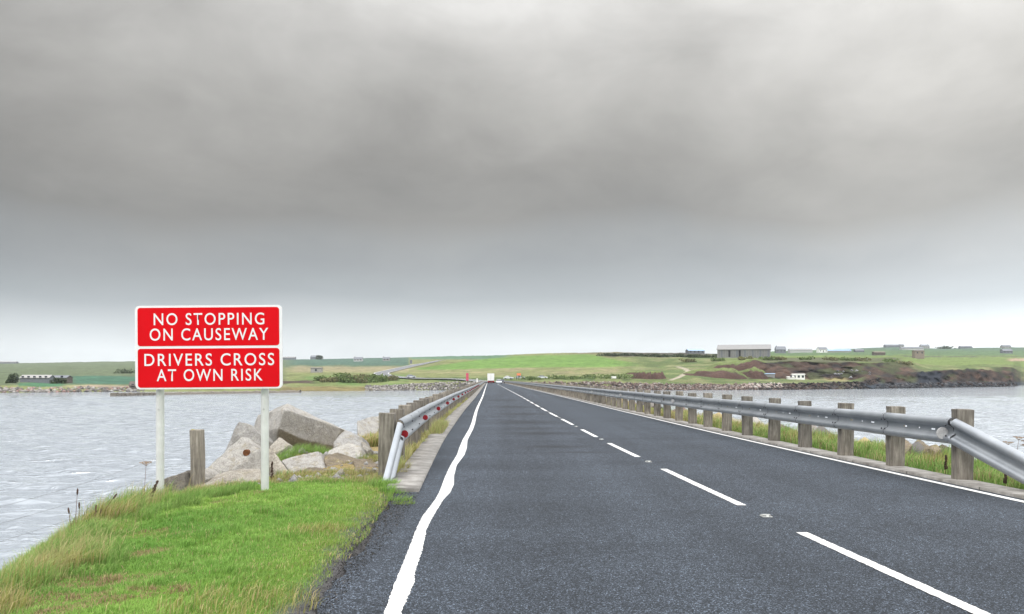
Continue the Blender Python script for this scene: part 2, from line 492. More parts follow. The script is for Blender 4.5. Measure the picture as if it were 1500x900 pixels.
# ------------------------------------------------------------------ far land
COLS = [
 (-900,577,(300,571),(330,560),(480,548),(800,541),(1500,534)),
 (-200,576,(299,570),(325,561),(480,549),(800,541),(1500,533)),
 (0,575.5,(298,569),(322,562),(480,549),(800,540),(1500,532.5)),
 (200,574,(328,568),(345,564),(480,551),(800,540),(1500,529.5)),
 (420,573.5,(334,568),(358,561),(450,546),(700,534),(1400,527)),
 (480,573.3,(336,568),(362,558),(450,545),(650,535),(1400,526)),
 (560,572.5,(352,566),(368,560),(430,549),(600,535),(1400,524.5)),
 (620,572,(358,563),(370,558),(460,546),(580,534),(1300,523)),
 (660,572,(356,561.3),(370,557.5),(460,544),(580,529),(1100,522)),
 (720,572,(356,561.3),(370,558),(460,543),(580,524),(700,521)),
 (800,572,(356,561),(370,557),(460,540),(590,519.8),(700,518)),
 (880,572,(357,561),(370,556),(450,538),(580,519),(640,516.5)),
 (960,572,(360,563),(372,556.5),(424,544),(500,526),(620,517)),
 (1000,572,(361,564),(376,556),(418,542),(480,526),(640,517.5)),
 (1080,571.7,(366,564),(390,557),(428,538),(470,526),(640,519)),
 (1110,571.6,(368,563),(398,556.5),(420,532),(480,524.5),(900,516)),
 (1150,571.3,(374,562),(404,556),(426,529),(560,523),(1400,514.5)),
 (1250,570.2,(402,560),(414,556),(434,530),(560,524),(1500,511)),
 (1280,569.7,(414,556),(424,548),(444,531),(600,524),(1500,509.5)),
 (1320,569.2,(440,548),(450,541),(466,529),(640,523),(1500,508.5)),
 (1380,568.3,(472,542),(482,540),(520,536),(700,527),(1500,511)),
 (1440,567.3,(512,541),(524,538),(560,534),(750,526),(1500,509.5)),
 (1482,566.6,(545,547),(560,538),(600,534),(760,526),(1500,509)),
 (1497,564.5,(680,557),(720,545),(780,538),(850,530),(1500,509)),
 (1560,564,(720,556),(750,546),(800,538),(900,530),(1500,510)),
 (1800,563,(830,556),(850,548),(900,540),(1000,532),(1500,512)),
 (2600,562,(960,556),(980,550),(1010,545),(1100,535),(1500,516)),
]
_cp = np.array([c[0] for c in COLS], float)
_D, _Z = [], []
for c in COLS:
    d0 = 5625.0/(c[1]-556)
    pts = [(d0-18, None), (d0, c[1])] + list(c[2:]) + [(c[6][0]+500, None)]
    dd = [pts[0][0]]; zz = [-6.0]
    for d, y in pts[1:-1]:
        d = max(d, dd[-1]+4); dd.append(d); zz.append(EYE - (y-HY)*d/F)
    zz[1] = WATER_Z - .02
    dd.append(pts[-1][0]); zz.append(zz[-1]*.8)
    _D.append(dd); _Z.append(zz)
_D = np.array(_D); _Z = np.array(_Z)
def land_profile(px):
    px = np.asarray(px, float)
    i = np.clip(np.searchsorted(_cp, px)-1, 0, len(_cp)-2)
    t = (px-_cp[i])/(_cp[i+1]-_cp[i]); t = np.clip(t, 0, 1); t = t*t*(3-2*t)*.6 + t*.4
    return _D[i]*(1-t)[..., None] + _D[i+1]*t[..., None], _Z[i]*(1-t)[..., None] + _Z[i+1]*t[..., None]
def land_z(X, Y):
    px = PX0 + F*X/Y
    D, Z = land_profile(np.array([px]))
    return float(np.interp(Y, D[0], Z[0]))

pxs = np.concatenate([np.arange(-900, -20, 16), np.arange(-20, 1520, 2.5), np.arange(1520, 2600, 14)])
segn = [3, 14, 12, 24, 22, 22, 4]
D, Z = land_profile(pxs)
rows_d, rows_z, rows_s = [], [], []
for k, n in enumerate(segn):
    for j in range(n):
        t = j/n
        rows_d.append(D[:, k]*(1-t)+D[:, k+1]*t); rows_z.append(Z[:, k]*(1-t)+Z[:, k+1]*t); rows_s.append(k+t)
rows_d.append(D[:, -1]); rows_z.append(Z[:, -1]); rows_s.append(7.0)
LD = np.array(rows_d); LZ = np.array(rows_z); LS = np.array(rows_s)[:, None] + 0*LD
LP = np.broadcast_to(pxs, LD.shape)
LX = (LP-PX0)*LD/F
LY = HY - (LZ-EYE)*F/LD
# relief: cliffs and banks broken up, fields gently rolling
n1 = fbm(LX*.055, LD*.055 + 40, 5) - .5
n2 = fbm(LX*.30+9, LD*.30, 4) - .5
n3 = fbm(LX*.22+9, LZ*.5+LD*.1, 4) - .5
slope = np.abs(np.gradient(LZ, axis=0))/np.maximum(np.abs(np.gradient(LD, axis=0)), .01)
steep = sstep(.16, .5, slope)
right = sstep(880, 1010, LP)
rough = steep*right
roadfree = 1 - sstep(60, 25, np.abs(LP-585))*sstep(566, 556, LY)*(LS > 2.5)
LZn = LZ + (n1*1.2*(LS > 1.6) + n2*.5*(LS > 1.2)) * np.where(LS > 6, .6, 1)*roadfree + rough*n2*1.3
LDn = LD + rough*(n3*9.0 + n2*2.5)
LXn = (LP-PX0)*LDn/F
def blend(c, k, m):
    return c*(1-m[..., None]) + np.array(k)*m[..., None]
wob = (fbm(LP*.05, LY*.3+11, 4)-.5)
wob2 = (fbm(LX*.12+3, LD*.12, 5)-.5)
yy = LY + wob*3.0
LC = np.zeros(LD.shape+(3,)) + np.array((.165,.18,.075))
# left far shore
left = sstep(640, 560, LP)
farl = (left > .5)
LC = blend(LC, (.105,.135,.075), farl*sstep(541, 538, LY)*1.0)
LC = blend(LC, (.065,.115,.085), farl*sstep(536.5, 534.5, yy)*sstep(400, 440, LP))
LC = blend(LC, (.15,.13,.10), farl*sstep(536, 534.5, yy)*sstep(170, 90, LP))
LC = blend(LC, (.10,.125,.07), farl*sstep(430, 400, LP)*sstep(566, 564, yy))
LC = blend(LC, (.05,.115,.075), farl*sstep(95, 115, LP)*sstep(300, 260, LP)*sstep(550, 551.5, yy)*sstep(564, 562, yy))
LC = blend(LC, (.055,.135,.07), farl*sstep(24, 30, LP)*sstep(100, 85, LP)*sstep(560, 561.5, yy)*sstep(568, 566, yy))
LC = blend(LC, (.27,.22,.16), farl*sstep(60, 140, LP)*sstep(430, 400, LP)*sstep(565.3-.01*LP*.35, 566.3-.01*LP*.35, LY)*sstep(569, 568, LY))
LC = blend(LC, (.24,.21,.13), farl*sstep(410, 440, LP)*sstep(536, 538, yy)*sstep(548, 543, yy)*.8)
LC = blend(LC, (.10,.16,.05), farl*sstep(410, 460, LP)*sstep(547, 552, yy)*sstep(566, 563, yy)*(.35+.6*sstep(-.05, .1, wob2)))
LC = blend(LC, (.07,.05,.04), farl*sstep(405, 415, LP)*sstep(470, 450, LP)*sstep(557.5, 558.5, yy)*sstep(563, 561.5, yy))
LC = blend(LC, (.16,.135,.06), farl*sstep(400, 420, LP)*sstep(565, 567.5, yy))
# middle: bright field over rough pale grass
mid = sstep(596, 606, LP)*sstep(1000, 930, LP)
LC = blend(LC, (.165,.18,.075), mid*1.0)
LC = blend(LC, (.235,.20,.12), mid*sstep(537, 541, yy)*sstep(551, 545, yy)*sstep(-.05, .12, wob2)*.7)
LC = blend(LC, (.085,.155,.095), mid*sstep(760, 730, LP)*sstep(527.5, 525.5, LY + (LP-620)*-.0))
ftop = np.interp(LP, [600, 625, 660, 720, 760, 860, 935, 1000], [540, 538, 532.5, 525.0, 521.5, 519.3, 533, 540])
fbot = np.interp(LP, [600, 620, 700, 800, 870, 935, 1000], [541, 541.5, 541, 537.5, 537.5, 536, 538])
infield = sstep(-.6, .6, LY-ftop)*sstep(.8, -.8, LY + wob*1.5-fbot)*sstep(604, 618, LP)*sstep(950, 930, LP)
LC = blend(LC, (.115,.200,.048), infield)
LC = blend(LC, (.15,.14,.075), mid*sstep(820, 860, LP)*sstep(520.5, 519, LY)*.9)
LC = blend(LC, (.065,.10,.035), mid*sstep(551, 553, yy)*sstep(560, 558, yy)*(.35+.6*sstep(-.1, .05, wob)))
# right: rough ground, soil, cliffs, fields
rt = sstep(900, 960, LP)
LC = blend(LC, (.115,.145,.055), rt*(LS > 1.7))
LC = blend(LC, (.18,.18,.09), rt*(LS > 1.7)*sstep(-.02, .14, wob2)*.8)
LC = blend(LC, (.085,.12,.045), rt*(LS > 1.7)*sstep(.02, -.12, wob2)*.7)
LC = blend(LC, (.055,.045,.04), sstep(872, 900, LP)*sstep(1060, 1030, LP)*sstep(516.5, 518, yy)*sstep(524, 522, yy)*.85)
trk = np.interp(LY, [537, 540, 545, 550, 557], [990, 1003, 1009, 1000, 982])
LC = blend(LC, (.33,.29,.23), sstep(5, 3, np.abs(LP-trk))*sstep(536.5, 538, LY)*sstep(557.5, 556, LY))
cl = sstep(.16, .32, slope)*(LS >= 2.9)*(LS < 4.02)*sstep(1060, 1105, LP)
cl = np.maximum(cl, sstep(1225, 1245, LP)*(LS >= 1)*(LS < 3.3)*sstep(.10, .25, slope))
cmix = fbm(LX*.16, LZ*.6+3, 5)
cc = blend(np.zeros(LD.shape+(3,)) + np.array((.046,.030,.023)), (.085,.053,.040), sstep(.52, .68, cmix))
cc = blend(cc, (.024,.021,.021), sstep(.47, .36, cmix))
cmix2 = fbm(LX*.11+50, LZ*.35+LD*.05, 5)
cc = blend(cc, (.050,.058,.026), sstep(.55, .67, cmix2 + .13*sstep(3, 9, LZ) - .03)*.9)
cc = blend(cc, (.045,.055,.07), sstep(WATER_Z+4.2, WATER_Z+1.0, LZ + n2*3))
cc = blend(cc, (.022,.026,.036), sstep(22, 14, np.abs(LP-1362))*sstep(541, 546, LY+n2*6)*sstep(567, 564, LY))
LC = LC*(1-cl[..., None]) + cc*cl[..., None]
bank = sstep(880, 920, LP)*(LS >= .8)*(LS < 2.02)*sstep(1240, 1225, LP)
bc = blend(np.zeros(LD.shape+(3,)) + np.array((.13,.10,.085)), (.085,.05,.04), sstep(1120, 1160, LP))
bc = blend(bc, (.05,.045,.045), sstep(.5, .35, cmix))
LC = LC*(1-bank[..., None]) + bc*bank[..., None]
fld = sstep(1040, 1110, LP)*(LS >= 4.0)*(1-cl)
LC = blend(LC, (.13,.175,.055), fld)
LC = blend(LC, (.085,.135,.065), fld*sstep(522, 519.5, yy))
LC = blend(LC, (.08,.125,.085), fld*sstep(515, 512, LY + wob*4))
LC = blend(LC, (.07,.075,.06), fld*sstep(.6, .2, np.abs(LY-522.5+wob*2)*.7)*sstep(1300, 1330, LP))
LC = blend(LC, (.07,.06,.05), sstep(1100, 1130, LP)*sstep(1330, 1310, LP)*sstep(524, 525.5, yy)*sstep(532, 529, yy)*(1-cl)*.7)
LC = blend(LC, (.33,.24,.18), fld*sstep(1470, 1485, LP)*sstep(524.5, 526, LY)*sstep(530, 528.5, LY))
LC = blend(LC, (.24,.21,.10), sstep(1205, 1218, LP)*sstep(1245, 1235, LP)*sstep(553, 555, LY)*sstep(559, 557.5, LY))
LC = LC*(.72+.56*fbm(LX*.35, LD*.35, 3))[..., None]*(.8+.4*fbm(LX*.06+7, LD*.09, 4))[..., None]
tag(grid_mesh('hills', np.stack([LXn, LDn, LZn], -1), M['hill'], LC), kind='structure')

# ------------------------------------------------------------------ water
wpx = np.concatenate([[-2.0e5, -6e4, -2e4, -6000, -2500, -1200, -700, -400], np.arange(-392, -60, 8), np.arange(-60, 640, 2.1), np.arange(640, 1040, 14), np.arange(1040, 1560, 2.1), np.arange(1562, 2300, 7), [2400, 2700, 3000, 4500, 8000, 2e4, 6e4, 2.0e5]])
wy = np.concatenate([[13.0], np.geomspace(15, 270, 820), np.geomspace(285, 2290, 40)])
WP, WY = np.meshgrid(wpx, wy)
WX = np.clip((WP-PX0)*WY/F, -3500, 3500)
WZ = np.zeros_like(WX)
wr = np.random.default_rng(77)
step = np.gradient(wy)[:, None]
patch = .45 + 1.1*fbm(WX*.05+3, WY*.04, 3)
for k in range(46):
    lam = .40*(5.5/.40)**(wr.random()); kk = 2*np.pi/lam; th = R(250) + wr.normal()*.55
    am = .021/kk*(.6+.8*wr.random())*(1.2 if lam < 1.8 else .62)
    fade = sstep(.42, .22, np.maximum(step, np.gradient(wpx)[None, :]*WY/F)/lam)
    WZ += am*fade*np.sin(kk*(WX*np.cos(th)+WY*np.sin(th)) + wr.random()*6.283 + 1.5*fbm(WX*.2+k, WY*.2, 2))
WZ = WZ*patch
WZ = WZ + .35*np.abs(WZ)
WZ *= sstep(-390, -250, WP)*sstep(2290, 2100, WP)*sstep(268, 180, WY)
WZ[0] = 0
wo = np.stack([WX, WY, WZ+WATER_Z], -1)
back = wo[:1].copy(); back[..., 1] = -290
tag(grid_mesh('water', np.concatenate([back, wo], 0), M['water']), kind='structure')

# ------------------------------------------------------------------ road, kerbs, markings
def ribbon(name, d, a, b, z, mat, nz=1, parent=None):
    X = np.linspace(0, 1, nz+1)[None, :]*(b-a)[:, None] + a[:, None]
    P = np.stack([X, np.repeat(d[:, None], nz+1, 1), np.zeros_like(X)+z], -1)
    return grid_mesh(name, P, mat, smooth=False)
d = np.concatenate([np.arange(-60, 4, 2.), np.arange(4, 14, .08), np.arange(14, 60, 1.), np.arange(60, END+8, 6.)])
edge = np.where(d < 11, .12*(fbm(d*1.1, d*0+3, 3)-.5)*2 + .05*(vnoise(d*9, d*0)-.5), 0)
tag(ribbon('road', d, xc(d)-4.0+edge*(d < 10.6), xc(d)+3.52, 0.0, M['asphalt'], 6), kind='structure')

# country road winding up the far hillside
fp = [(722,352,None),(705,362,None),(680,372,None),(648,378,None),(618,384,None),(592,396,None),(570,412,None),(560,428,None),(559,444,None),(565,462,None),(577,490,None),(592,525,None),(608,560,None),(626,600,None),(648,640,None)]
pts = [((p-PX0)*dd/F, dd) for p, dd, _ in fp]
def smooth_path(pts, n=8):
    out = []
    for i in range(len(pts)-1):
        p0 = pts[max(i-1,0)]; p1 = pts[i]; p2 = pts[i+1]; p3 = pts[min(i+2, len(pts)-1)]
        for k in range(n):
            t = k/n
            out.append(tuple(.5*((2*p1[c]) + (-p0[c]+p2[c])*t + (2*p0[c]-5*p1[c]+4*p2[c]-p3[c])*t*t + (-p0[c]+3*p1[c]-3*p2[c]+p3[c])*t**3) for c in (0,1)))
    out.append(pts[-1]); return out
sp = smooth_path(pts)
def path_ribbon(mb, sp, o0, o1, dz):
    rows = []
    for i, p in enumerate(sp):
        a = sp[max(i-1,0)]; b = sp[min(i+1, len(sp)-1)]
        tx, ty = b[0]-a[0], b[1]-a[1]; L = math.hypot(tx, ty); nx, ny = ty/L, -tx/L
        row = []
        zc = max(land_z(*p), .05 if i < 12 else -9)
        for o in (o0, (o0+o1)/2, o1):
            q = (p[0]+nx*o, p[1]+ny*o)
            row.append((q[0], q[1], max(land_z(*q), zc) + dz))
        rows.append(row)
    mb.grid(rows)
mb = MB(); path_ribbon(mb, sp, -4.0, 4.0, .30)
tag(mb.build('country_road', M['old_asphalt']), kind='structure')
mb = MB(); path_ribbon(mb, sp, -3.7, -3.35, .34); path_ribbon(mb, sp, 3.35, 3.7, .34)
for i in range(2, len(sp)-3, 2): path_ribbon(mb, sp[i:i+2], -.1, .1, .34)
tag(mb.build('country_road_marking', M['paint']), kind='structure')

# painted lines
PXL = [(940,550,579),(897,563.7,588.6),(853,579,607),(838,585.5,608),(807,598,618.5),(775.6,610,625),(757,619,634.7),(733.5,637,648.7),(722.7,643,659),(710,648,665),(698,652.4,665),(682,660,669),(666.7,669.5,680.4),(657,672.6,683.8),(645,677.6,684.8),(629,687,693),(620,690.7,696)]
ld = np.array([F*EYE/(p[0]-HY) for p in PXL]); la = np.array([(p[1]-PX0) for p in PXL])*ld/F; lb = np.array([(p[2]-PX0) for p in PXL])*ld/F
dl = np.concatenate([np.arange(-60, 4.6, 1.), np.arange(4.65, 26, .02), np.arange(26, 80, .5), np.arange(80, END, 5.)])
A = np.interp(dl, ld, la); B = np.interp(dl, ld, lb)
far = dl > ld[-1]; nearm = dl < ld[0]
cen = xc(dl)
fa = np.interp(dl, [27.7, 45, 127, 400], [(la[-1]-xc(ld[-1])), -3.22, -3.26, -3.26])
A = np.where(far, cen+fa-.0, A); B = np.where(far, cen+fa+.115, B)
A = np.where(nearm, cen-3.62, A); B = np.where(nearm, cen-3.50, B)
jn = lambda n, s: (np.random.default_rng(s).random(n)-.5)*.012
k = (dl > 4.6) & (dl < 26)
A = A + jn(len(dl), 1)*k; B = B + jn(len(dl), 2)*k
o1 = ribbon('edge_line', dl, A, B, .005, M['paint'])
tag(o1, kind='structure')
jr = np.concatenate([np.arange(-60, 8, 2.), np.arange(8, 26, .05), np.arange(26, END, 4.)])
o2 = ribbon('edge_line', jr, xc(jr)+3.30+jn(len(jr), 3)*.6, xc(jr)+3.40+jn(len(jr), 4)*.6, .005, M['paint'])
tag(o2, kind='structure')
def dash(d0, d1, w=.105):
    n = max(4, int((d1-d0)/.03)) if d0 < 26 else 6
    dd = np.linspace(d0, d1, n+1)
    a = xc(dd)-w/2 + jn(n+1, int(d0*10)+900)*.8; b = xc(dd)+w/2 + jn(n+1, int(d0*10)+950)*.8
    tag(ribbon('lane_dash', dd, a, b, .005, M['paint']), kind='structure')
starts = [1.17, 5.05-.0, 9.75-.0, 15.75-.1, 21.5]
for a, b in ((-.9, 2.9), (4.2, 7.9), (9.6, 13.5), (15.6, 18.95), (21.0, 24.1)):
    dash(a, b)
x = 26.6
while x < END-8:
    dash(x, x+3.9); x += 5.85
for x in (-6.9, -12.8, -18.7): dash(x, x+3.9)

# kerbs
def kerb(name, relx0, relx1, d0, h, jag=0.0, seed=0):
    dd = np.concatenate([np.arange(d0, 40, .3), np.arange(40, END+3, 4.)])
    c = xc(dd); jit = (np.random.default_rng(seed).random(len(dd))-.5)*jag
    rows = [np.stack([c+relx0, dd, 0*dd-.08], -1), np.stack([c+relx0, dd, 0*dd+h+jit], -1),
            np.stack([c+(relx0+relx1)/2, dd, 0*dd+h+jit*.5], -1), np.stack([c+relx1, dd, 0*dd+h-.006], -1), np.stack([c+relx1, dd, 0*dd-.08], -1)]
    P = np.stack(rows, 0).transpose(1, 0, 2)
    P = np.concatenate([P, P[:1]*0 + P[:1]], 0) if False else P
    o = grid_mesh(name, P, M['kerb'], smooth=False)
    # end face
    me = o.data
    bm = bmesh.new(); bm.from_mesh(me); bm.verts.ensure_lookup_table()
    bm.faces.new([bm.verts[i] for i in range(5)]); bm.to_mesh(me); bm.free()
    return tag(o, kind='structure')
kerb('kerb', -4.12, -3.70, 10.75, .05, .02, 1)
kerb('kerb', 3.50, 3.92, -12, .035, .012, 2)

# cat's eyes
def stud(d, label):
    x = float(xc(d)); t = thing('road_stud', label, 'road stud', (x, d, .004), 'road studs along the centre line')
    mb = MB()
    w, l, h = .052, .065, .018
    mb.face_block([(-w,-l,0),(w,-l,0),(w,l,0),(-w,l,0),(-w*.75,-l*.55,h),(w*.75,-l*.55,h),(w*.75,l*.55,h),(-w*.75,l*.55,h)],
                  [(3,2,1,0),(4,5,6,7),(0,1,5,4),(1,2,6,5),(2,3,7,6),(3,0,4,7)])
    mb.build('casing', M['stud'], t, local=True)
    mb = MB()
    for sx in (-.03, .03): mb.box((sx-.016, -l*.80, .005), (sx+.016, -l*.70, .015))
    mb.build('reflector', M['dark_open'], t, local=True)
    return t
stud(8.83, 'pale road stud on the centre line between the two nearest white dashes')
stud(14.65, 'small road stud on the centre line, second nearest to the viewer')
for i in range(8): stud(20.1 + i*5.85*1.0 + (0 if i == 0 else -.35), 'tiny distant road stud between dashes of the centre line')

# ------------------------------------------------------------------ crash barriers
PROF = [(-.184,.004),(-.182,.024),(-.170,.050),(-.152,.071),(-.128,.081),(-.104,.082),(-.086,.074),(-.066,.042),(-.046,.008),(-.030,.003),(-.011,.002)]
PROF = PROF + [(-v, u) for v, u in reversed(PROF)]
def beam(mb, path, side, zoff=0, slots=None, thick=True):
    """path: list of (x,y,z) of beam centre; side=+1 faces +x"""
    rows = []
    for i, p in enumerate(path):
        a = Vector(path[max(i-1,0)]); b = Vector(path[min(i+1,len(path)-1)])
        t = (b-a).normalized()
        s = Vector((side*t.y, -side*t.x, 0)).normalized()
        if s.x*side < 0: s = -s
        v = s.cross(t).normalized()
        if v.z < 0: v = -v
        rows.append([Vector(p) + v*vv + s*(uu+zoff) for vv, uu in PROF])
    n = len(PROF)
    base = len(mb.v)
    mb.v.extend([tuple(q) for r in rows for q in r])
    for i in range(len(rows)-1):
        for j in range(n-1):
            if slots and j == n//2-1 and i in slots: continue
            mb.f.append((base+i*n+j, base+i*n+j+1, base+(i+1)*n+j+1, base+(i+1)*n+j)); mb.m.append(mb.mi)

def disc(mb, c, nrm, r, th, n=20):
    nrm = Vector(nrm).normalized(); c = Vector(c)
    mb.tube([c, c+nrm*th], [r, r], n)

POST = {}
def post_mesh(seed):
    rr = random.Random(seed)
    mb = MB(); w, dp, h = .115, .085, 1.0
    rows = []
    for k, z in enumerate([-.5, -.1, .15, .4, .7, .93, .992, 1.0]):
        s = 1.0 if z < .995 else .93
        j = lambda: (rr.random()-.5)*.012
        rows.append([(-w*s+j(), -dp*s+j(), z+j()), (w*s+j(), -dp*s+j(), z+j()), (w*s+j(), dp*s+j(), z+j()), (-w*s+j(), dp*s+j(), z+j())])
    vs = [p for r in rows for p in r]; fs = []
    for i in range(len(rows)-1):
        for q in range(4): fs.append((i*4+q, i*4+(q+1)%4, (i+1)*4+(q+1)%4, (i+1)*4+q))
    fs.append((28,29,30,31)); mb.face_block(vs, fs)
    return mb

SP = 1.87
def barrier(side, rel_face, rel_post, zc, ptop, d0, label):
    rail_x = lambda dd: float(xc(dd)) + rel_face
    t = thing('crash_barrier', label, 'crash barrier', (rail_x(d0), d0, 0))
    NP, NT_ = 72, int((END-6-d0)/SP)
    protos = []
    for s in range(4):
        pm = post_mesh(s+10*side); o = pm.build('post', M['timber'], None); protos.append(o)
    first = set()
    for i in range(NP):
        dd = d0 + i*SP; q = random.randrange(4)
        if i < 4: q = i
        o = protos[q]
        if q in first: o = o.copy(); COL.objects.link(o)
        first.add(q)
        o.parent = t
        lp = Vector((float(xc(dd))+rel_post, dd+.02, 0)) - Vector(t.location)
        o.location = (lp.x+random.uniform(-.012,.012), lp.y, lp.z - (1.0-ptop) + random.uniform(-.03,.02))
        o.rotation_euler = (R(random.uniform(-1,1)), R(random.uniform(-1.2,1.2)), R(random.uniform(-4,4)))
    mb = MB()
    for i in range(NP, NT_):
        dd = d0 + i*SP; x = float(xc(dd))+rel_post
        mb.box((x-.115, dd-.08, -.3), (x+.115, dd+.08, ptop))
    tag(mb.build('far_post', M['timber'], t), kind='stuff')
    # rail sections, each lapped at a post
    for i in range(NP):
        a = d0 + i*SP + .009; b = d0 + (i+1)*SP - .009
        mb = MB(); mb.mi = 0
        if side < 0 and i < 14:
            cuts = [a, a+.46, a+.56, a+.88, a+.91, a+1.26, a+1.36, b]; slots = {1, 3, 5}
        else:
            cuts = [a, (a+b)/2, b]; slots = None
        sag = random.uniform(-.006, .006)
        beam(mb, [(rail_x(q), q, zc + sag*math.sin((q-a)/(b-a)*3.14)) for q in cuts], side, 0.0, slots)
        mb.mi = 1
        for q in (a+.045, b-.045):
            for vv in (-.150, -.075, .075, .150):
                if i > 30: break
                u = .060 if abs(vv) > .1 else .080
                c = Vector((rail_x(q)+side*(u-.004), q, zc+vv)); nr = Vector((side, 0, (vv/abs(vv))*(.8 if abs(vv) > .1 else -.5)))
                disc(mb, c, nr, .0125, .012, 6)
        mb.build('rail_section', [M['galv'], M['bolt']], t, smooth=True, angle=50)
        if i < 40:
            mb = MB()
            q0 = d0 + i*SP
            beam(mb, [(rail_x(q0-.05), q0-.05, zc), (rail_x(q0+.05), q0+.05, zc)], side, -.006)
            mb.build('lap_shadow_strip', M['lap_shadow'], t)  # dark strip behind the gap, stands in for the lap's shadow line
    mb = MB()
    beam(mb, [(rail_x(q), q, zc) for q in np.arange(d0+NP*SP+.006, END-2, 6.)], side)
    tag(mb.build('far_rail', M['galv'], t, smooth=True, angle=50), kind='stuff')
    return t, rail_x

tl, railL = barrier(1, -4.13, -4.32, .635, .93, 12.75, 'left galvanised crash barrier on timber posts with round red reflectors')
tr, railR = barrier(-1, 3.66, 3.79, .705, 1.005, 11.85, 'right galvanised crash barrier on timber posts with plain grey disc')

# end ramps
def ramp(t, side, p0, p1, zend):
    mb = MB()
    n = 7
    pth = []
    for k in range(n):
        s = k/(n-1)
        pth.append((p0[0]+(p1[0]-p0[0])*s, p0[1]+(p1[1]-p0[1])*s, p0[2]+(zend-p0[2])*s))
    beam(mb, pth, side, .004)
    mb.mi = 1
    q = Vector(pth[0])
    if side > 0:
        for f in (.03,):
            pp = Vector(pth[0]).lerp(Vector(pth[-1]), f)
            disc(mb, pp + Vector((.07, 0, .13)), (1, 0, .8), .013, .012, 6)
    mb.build('end_ramp', [M['galv'], M['bolt']], t, smooth=True, angle=50)
ramp(tl, 1, (railL(12.75), 12.745, .635), (railL(12.75)-.06, 11.5, 0), -.18)
ramp(tr, -1, (railR(11.85), 11.845, .705), (railR(11.85)+.62, 9.55, 0), -.12)

# reflectors
def reflector(t, x, y, z, mat, r=.07, back=False):
    mb = MB()
    disc(mb, (x, y, z), (0, -1, 0), r, .012, 24)
    o = mb.build('reflector', mat, t, smooth=True, angle=40)
    m2 = MB(); m2.box((x-.012, y+.002, z-.02), (x+.012, y+.04, z+.02))
    m2.build('bracket', M['alu'], o)
for i in range(0, 60, 3):
    dd = 12.75 + i*SP - (.02 if i else -.08)
    reflector(tl, railL(dd)+.088, dd, .60, M['red_refl'], .056)
reflector(tr, railR(11.97)-.082, 11.99, .665, M['grey_refl'], .085)
for i in range(9, 60, 6):
    dd = 11.85+i*SP
    reflector(tr, railR(dd)-.085, dd+.02, .70, M['grey_refl'], .055)

# ------------------------------------------------------------------ causeway sign
SD = 11.0
def sx(px): return (px-PX0)*SD/F
def sz(py): return EYE-(py-HY)*SD/F
cx, cz = sx(305.5), sz(508.7)
sign = thing('road_sign', 'large red and white warning sign on two pale posts beside the water', 'road sign', (cx, SD, -.1))
TILT = R(.42)
def rrect(w, h, r, n=6):
    pts = []
    for (ax, az, a0) in ((w/2-r, h/2-r, 0), (-w/2+r, h/2-r, 90), (-w/2+r, -h/2+r, 180), (w/2-r, -h/2+r, 270)):
        for k in range(n+1):
            a = R(a0+90*k/n); pts.append((ax+r*math.cos(a), az+r*math.sin(a)))
    return pts
S = SD/F
signM = Matrix.Translation((cx, SD, cz)) @ Matrix.Rotation(-TILT, 4, 'Y')
mb = MB(); mb.prism(list(reversed(rrect(215.5*S, 122.5*S, 7*S)))[::-1], 0, .025, signM)
panel = mb.build('panel', M['sign_white'], sign)
mb = MB()
for zz in (-.36, -.02, .33):
    mb.box((-.9, .0252, zz-.025), (.9, .055, zz+.025), signM)
mb.build('mounting_rail', M['alu'], panel)
def plate(y0, y1):
    h = (y1-y0)*S; zc_ = (508.7-(y0+y1)/2)*S
    mb = MB(); mb.prism(rrect(207.5*S, h, 4.2*S), -.0025, .0, signM @ Matrix.Translation((0, 0, zc_)))
    return mb.build('red_plate', M['sign_red'], sign), zc_
p1, _ = plate(450.6, 506.8)
p2, _ = plate(510.6, 567.6)
def text_mesh(s, x0, x1, y0, y1, parent):
    cu = bpy.data.curves.new('lettering', 'FONT'); cu.body = s; cu.size = 1.0; cu.offset = .006; cu.space_character = 1.20
    cu.space_word = 1.0; cu.resolution_u = 5; cu.extrude = 0
    o = bpy.data.objects.new('lettering', cu); COL.objects.link(o)
    dg = bpy.context.evaluated_depsgraph_get()
    me = bpy.data.meshes.new_from_object(o.evaluated_get(dg))
    bpy.data.objects.remove(o); me.name = 'lettering'
    co = np.zeros(len(me.vertices)*3, np.float32); me.vertices.foreach_get('co', co); co = co.reshape(-1,3)
    lo, hi = co.min(0), co.max(0)
    tx0, tx1 = (x0-305.5)*S, (x1-305.5)*S; tz0, tz1 = (508.7-y1)*S, (508.7-y0)*S
    nx = tx0 + (co[:,0]-lo[0])/(hi[0]-lo[0])*(tx1-tx0); nz = tz0 + (co[:,1]-lo[1])/(hi[1]-lo[1])*(tz1-tz0)
    off = origin_of(parent)
    out = np.array([tuple((signM @ Vector((a, -.0045, b))) - off) for a, b in zip(nx, nz)], np.float32)
    me.vertices.foreach_set('co', out.ravel()); me.update()
    me.materials.clear(); me.materials.append(M['sign_white'])
    ob = bpy.data.objects.new('lettering', me); COL.objects.link(ob); ob.parent = parent
text_mesh('NO STOPPING', 225.6, 387.6, 458.7, 476.3, p1)
text_mesh('ON CAUSEWAY', 219.6, 393.2, 481.0, 498.9, p1)
text_mesh('DRIVERS CROSS', 211.5, 401.6, 517.9, 536.0, p2)
text_mesh('AT OWN RISK', 229.5, 384.5, 540.7, 558.4, p2)
for pxp, zb in ((229.6, -.5), (384.6, -.3)):
    mb = MB(); mb.tube([(sx(pxp), SD+.107, zb), (sx(pxp), SD+.107, sz(455))], .0505, 20)
    mb.mi = 1
    disc(mb, (sx(pxp), SD+.058, sz(600)), (0, -1, 0), .012, .006, 8)
    mb.build('post', [M['sign_post'], M['alu']], sign, smooth=True, angle=50)

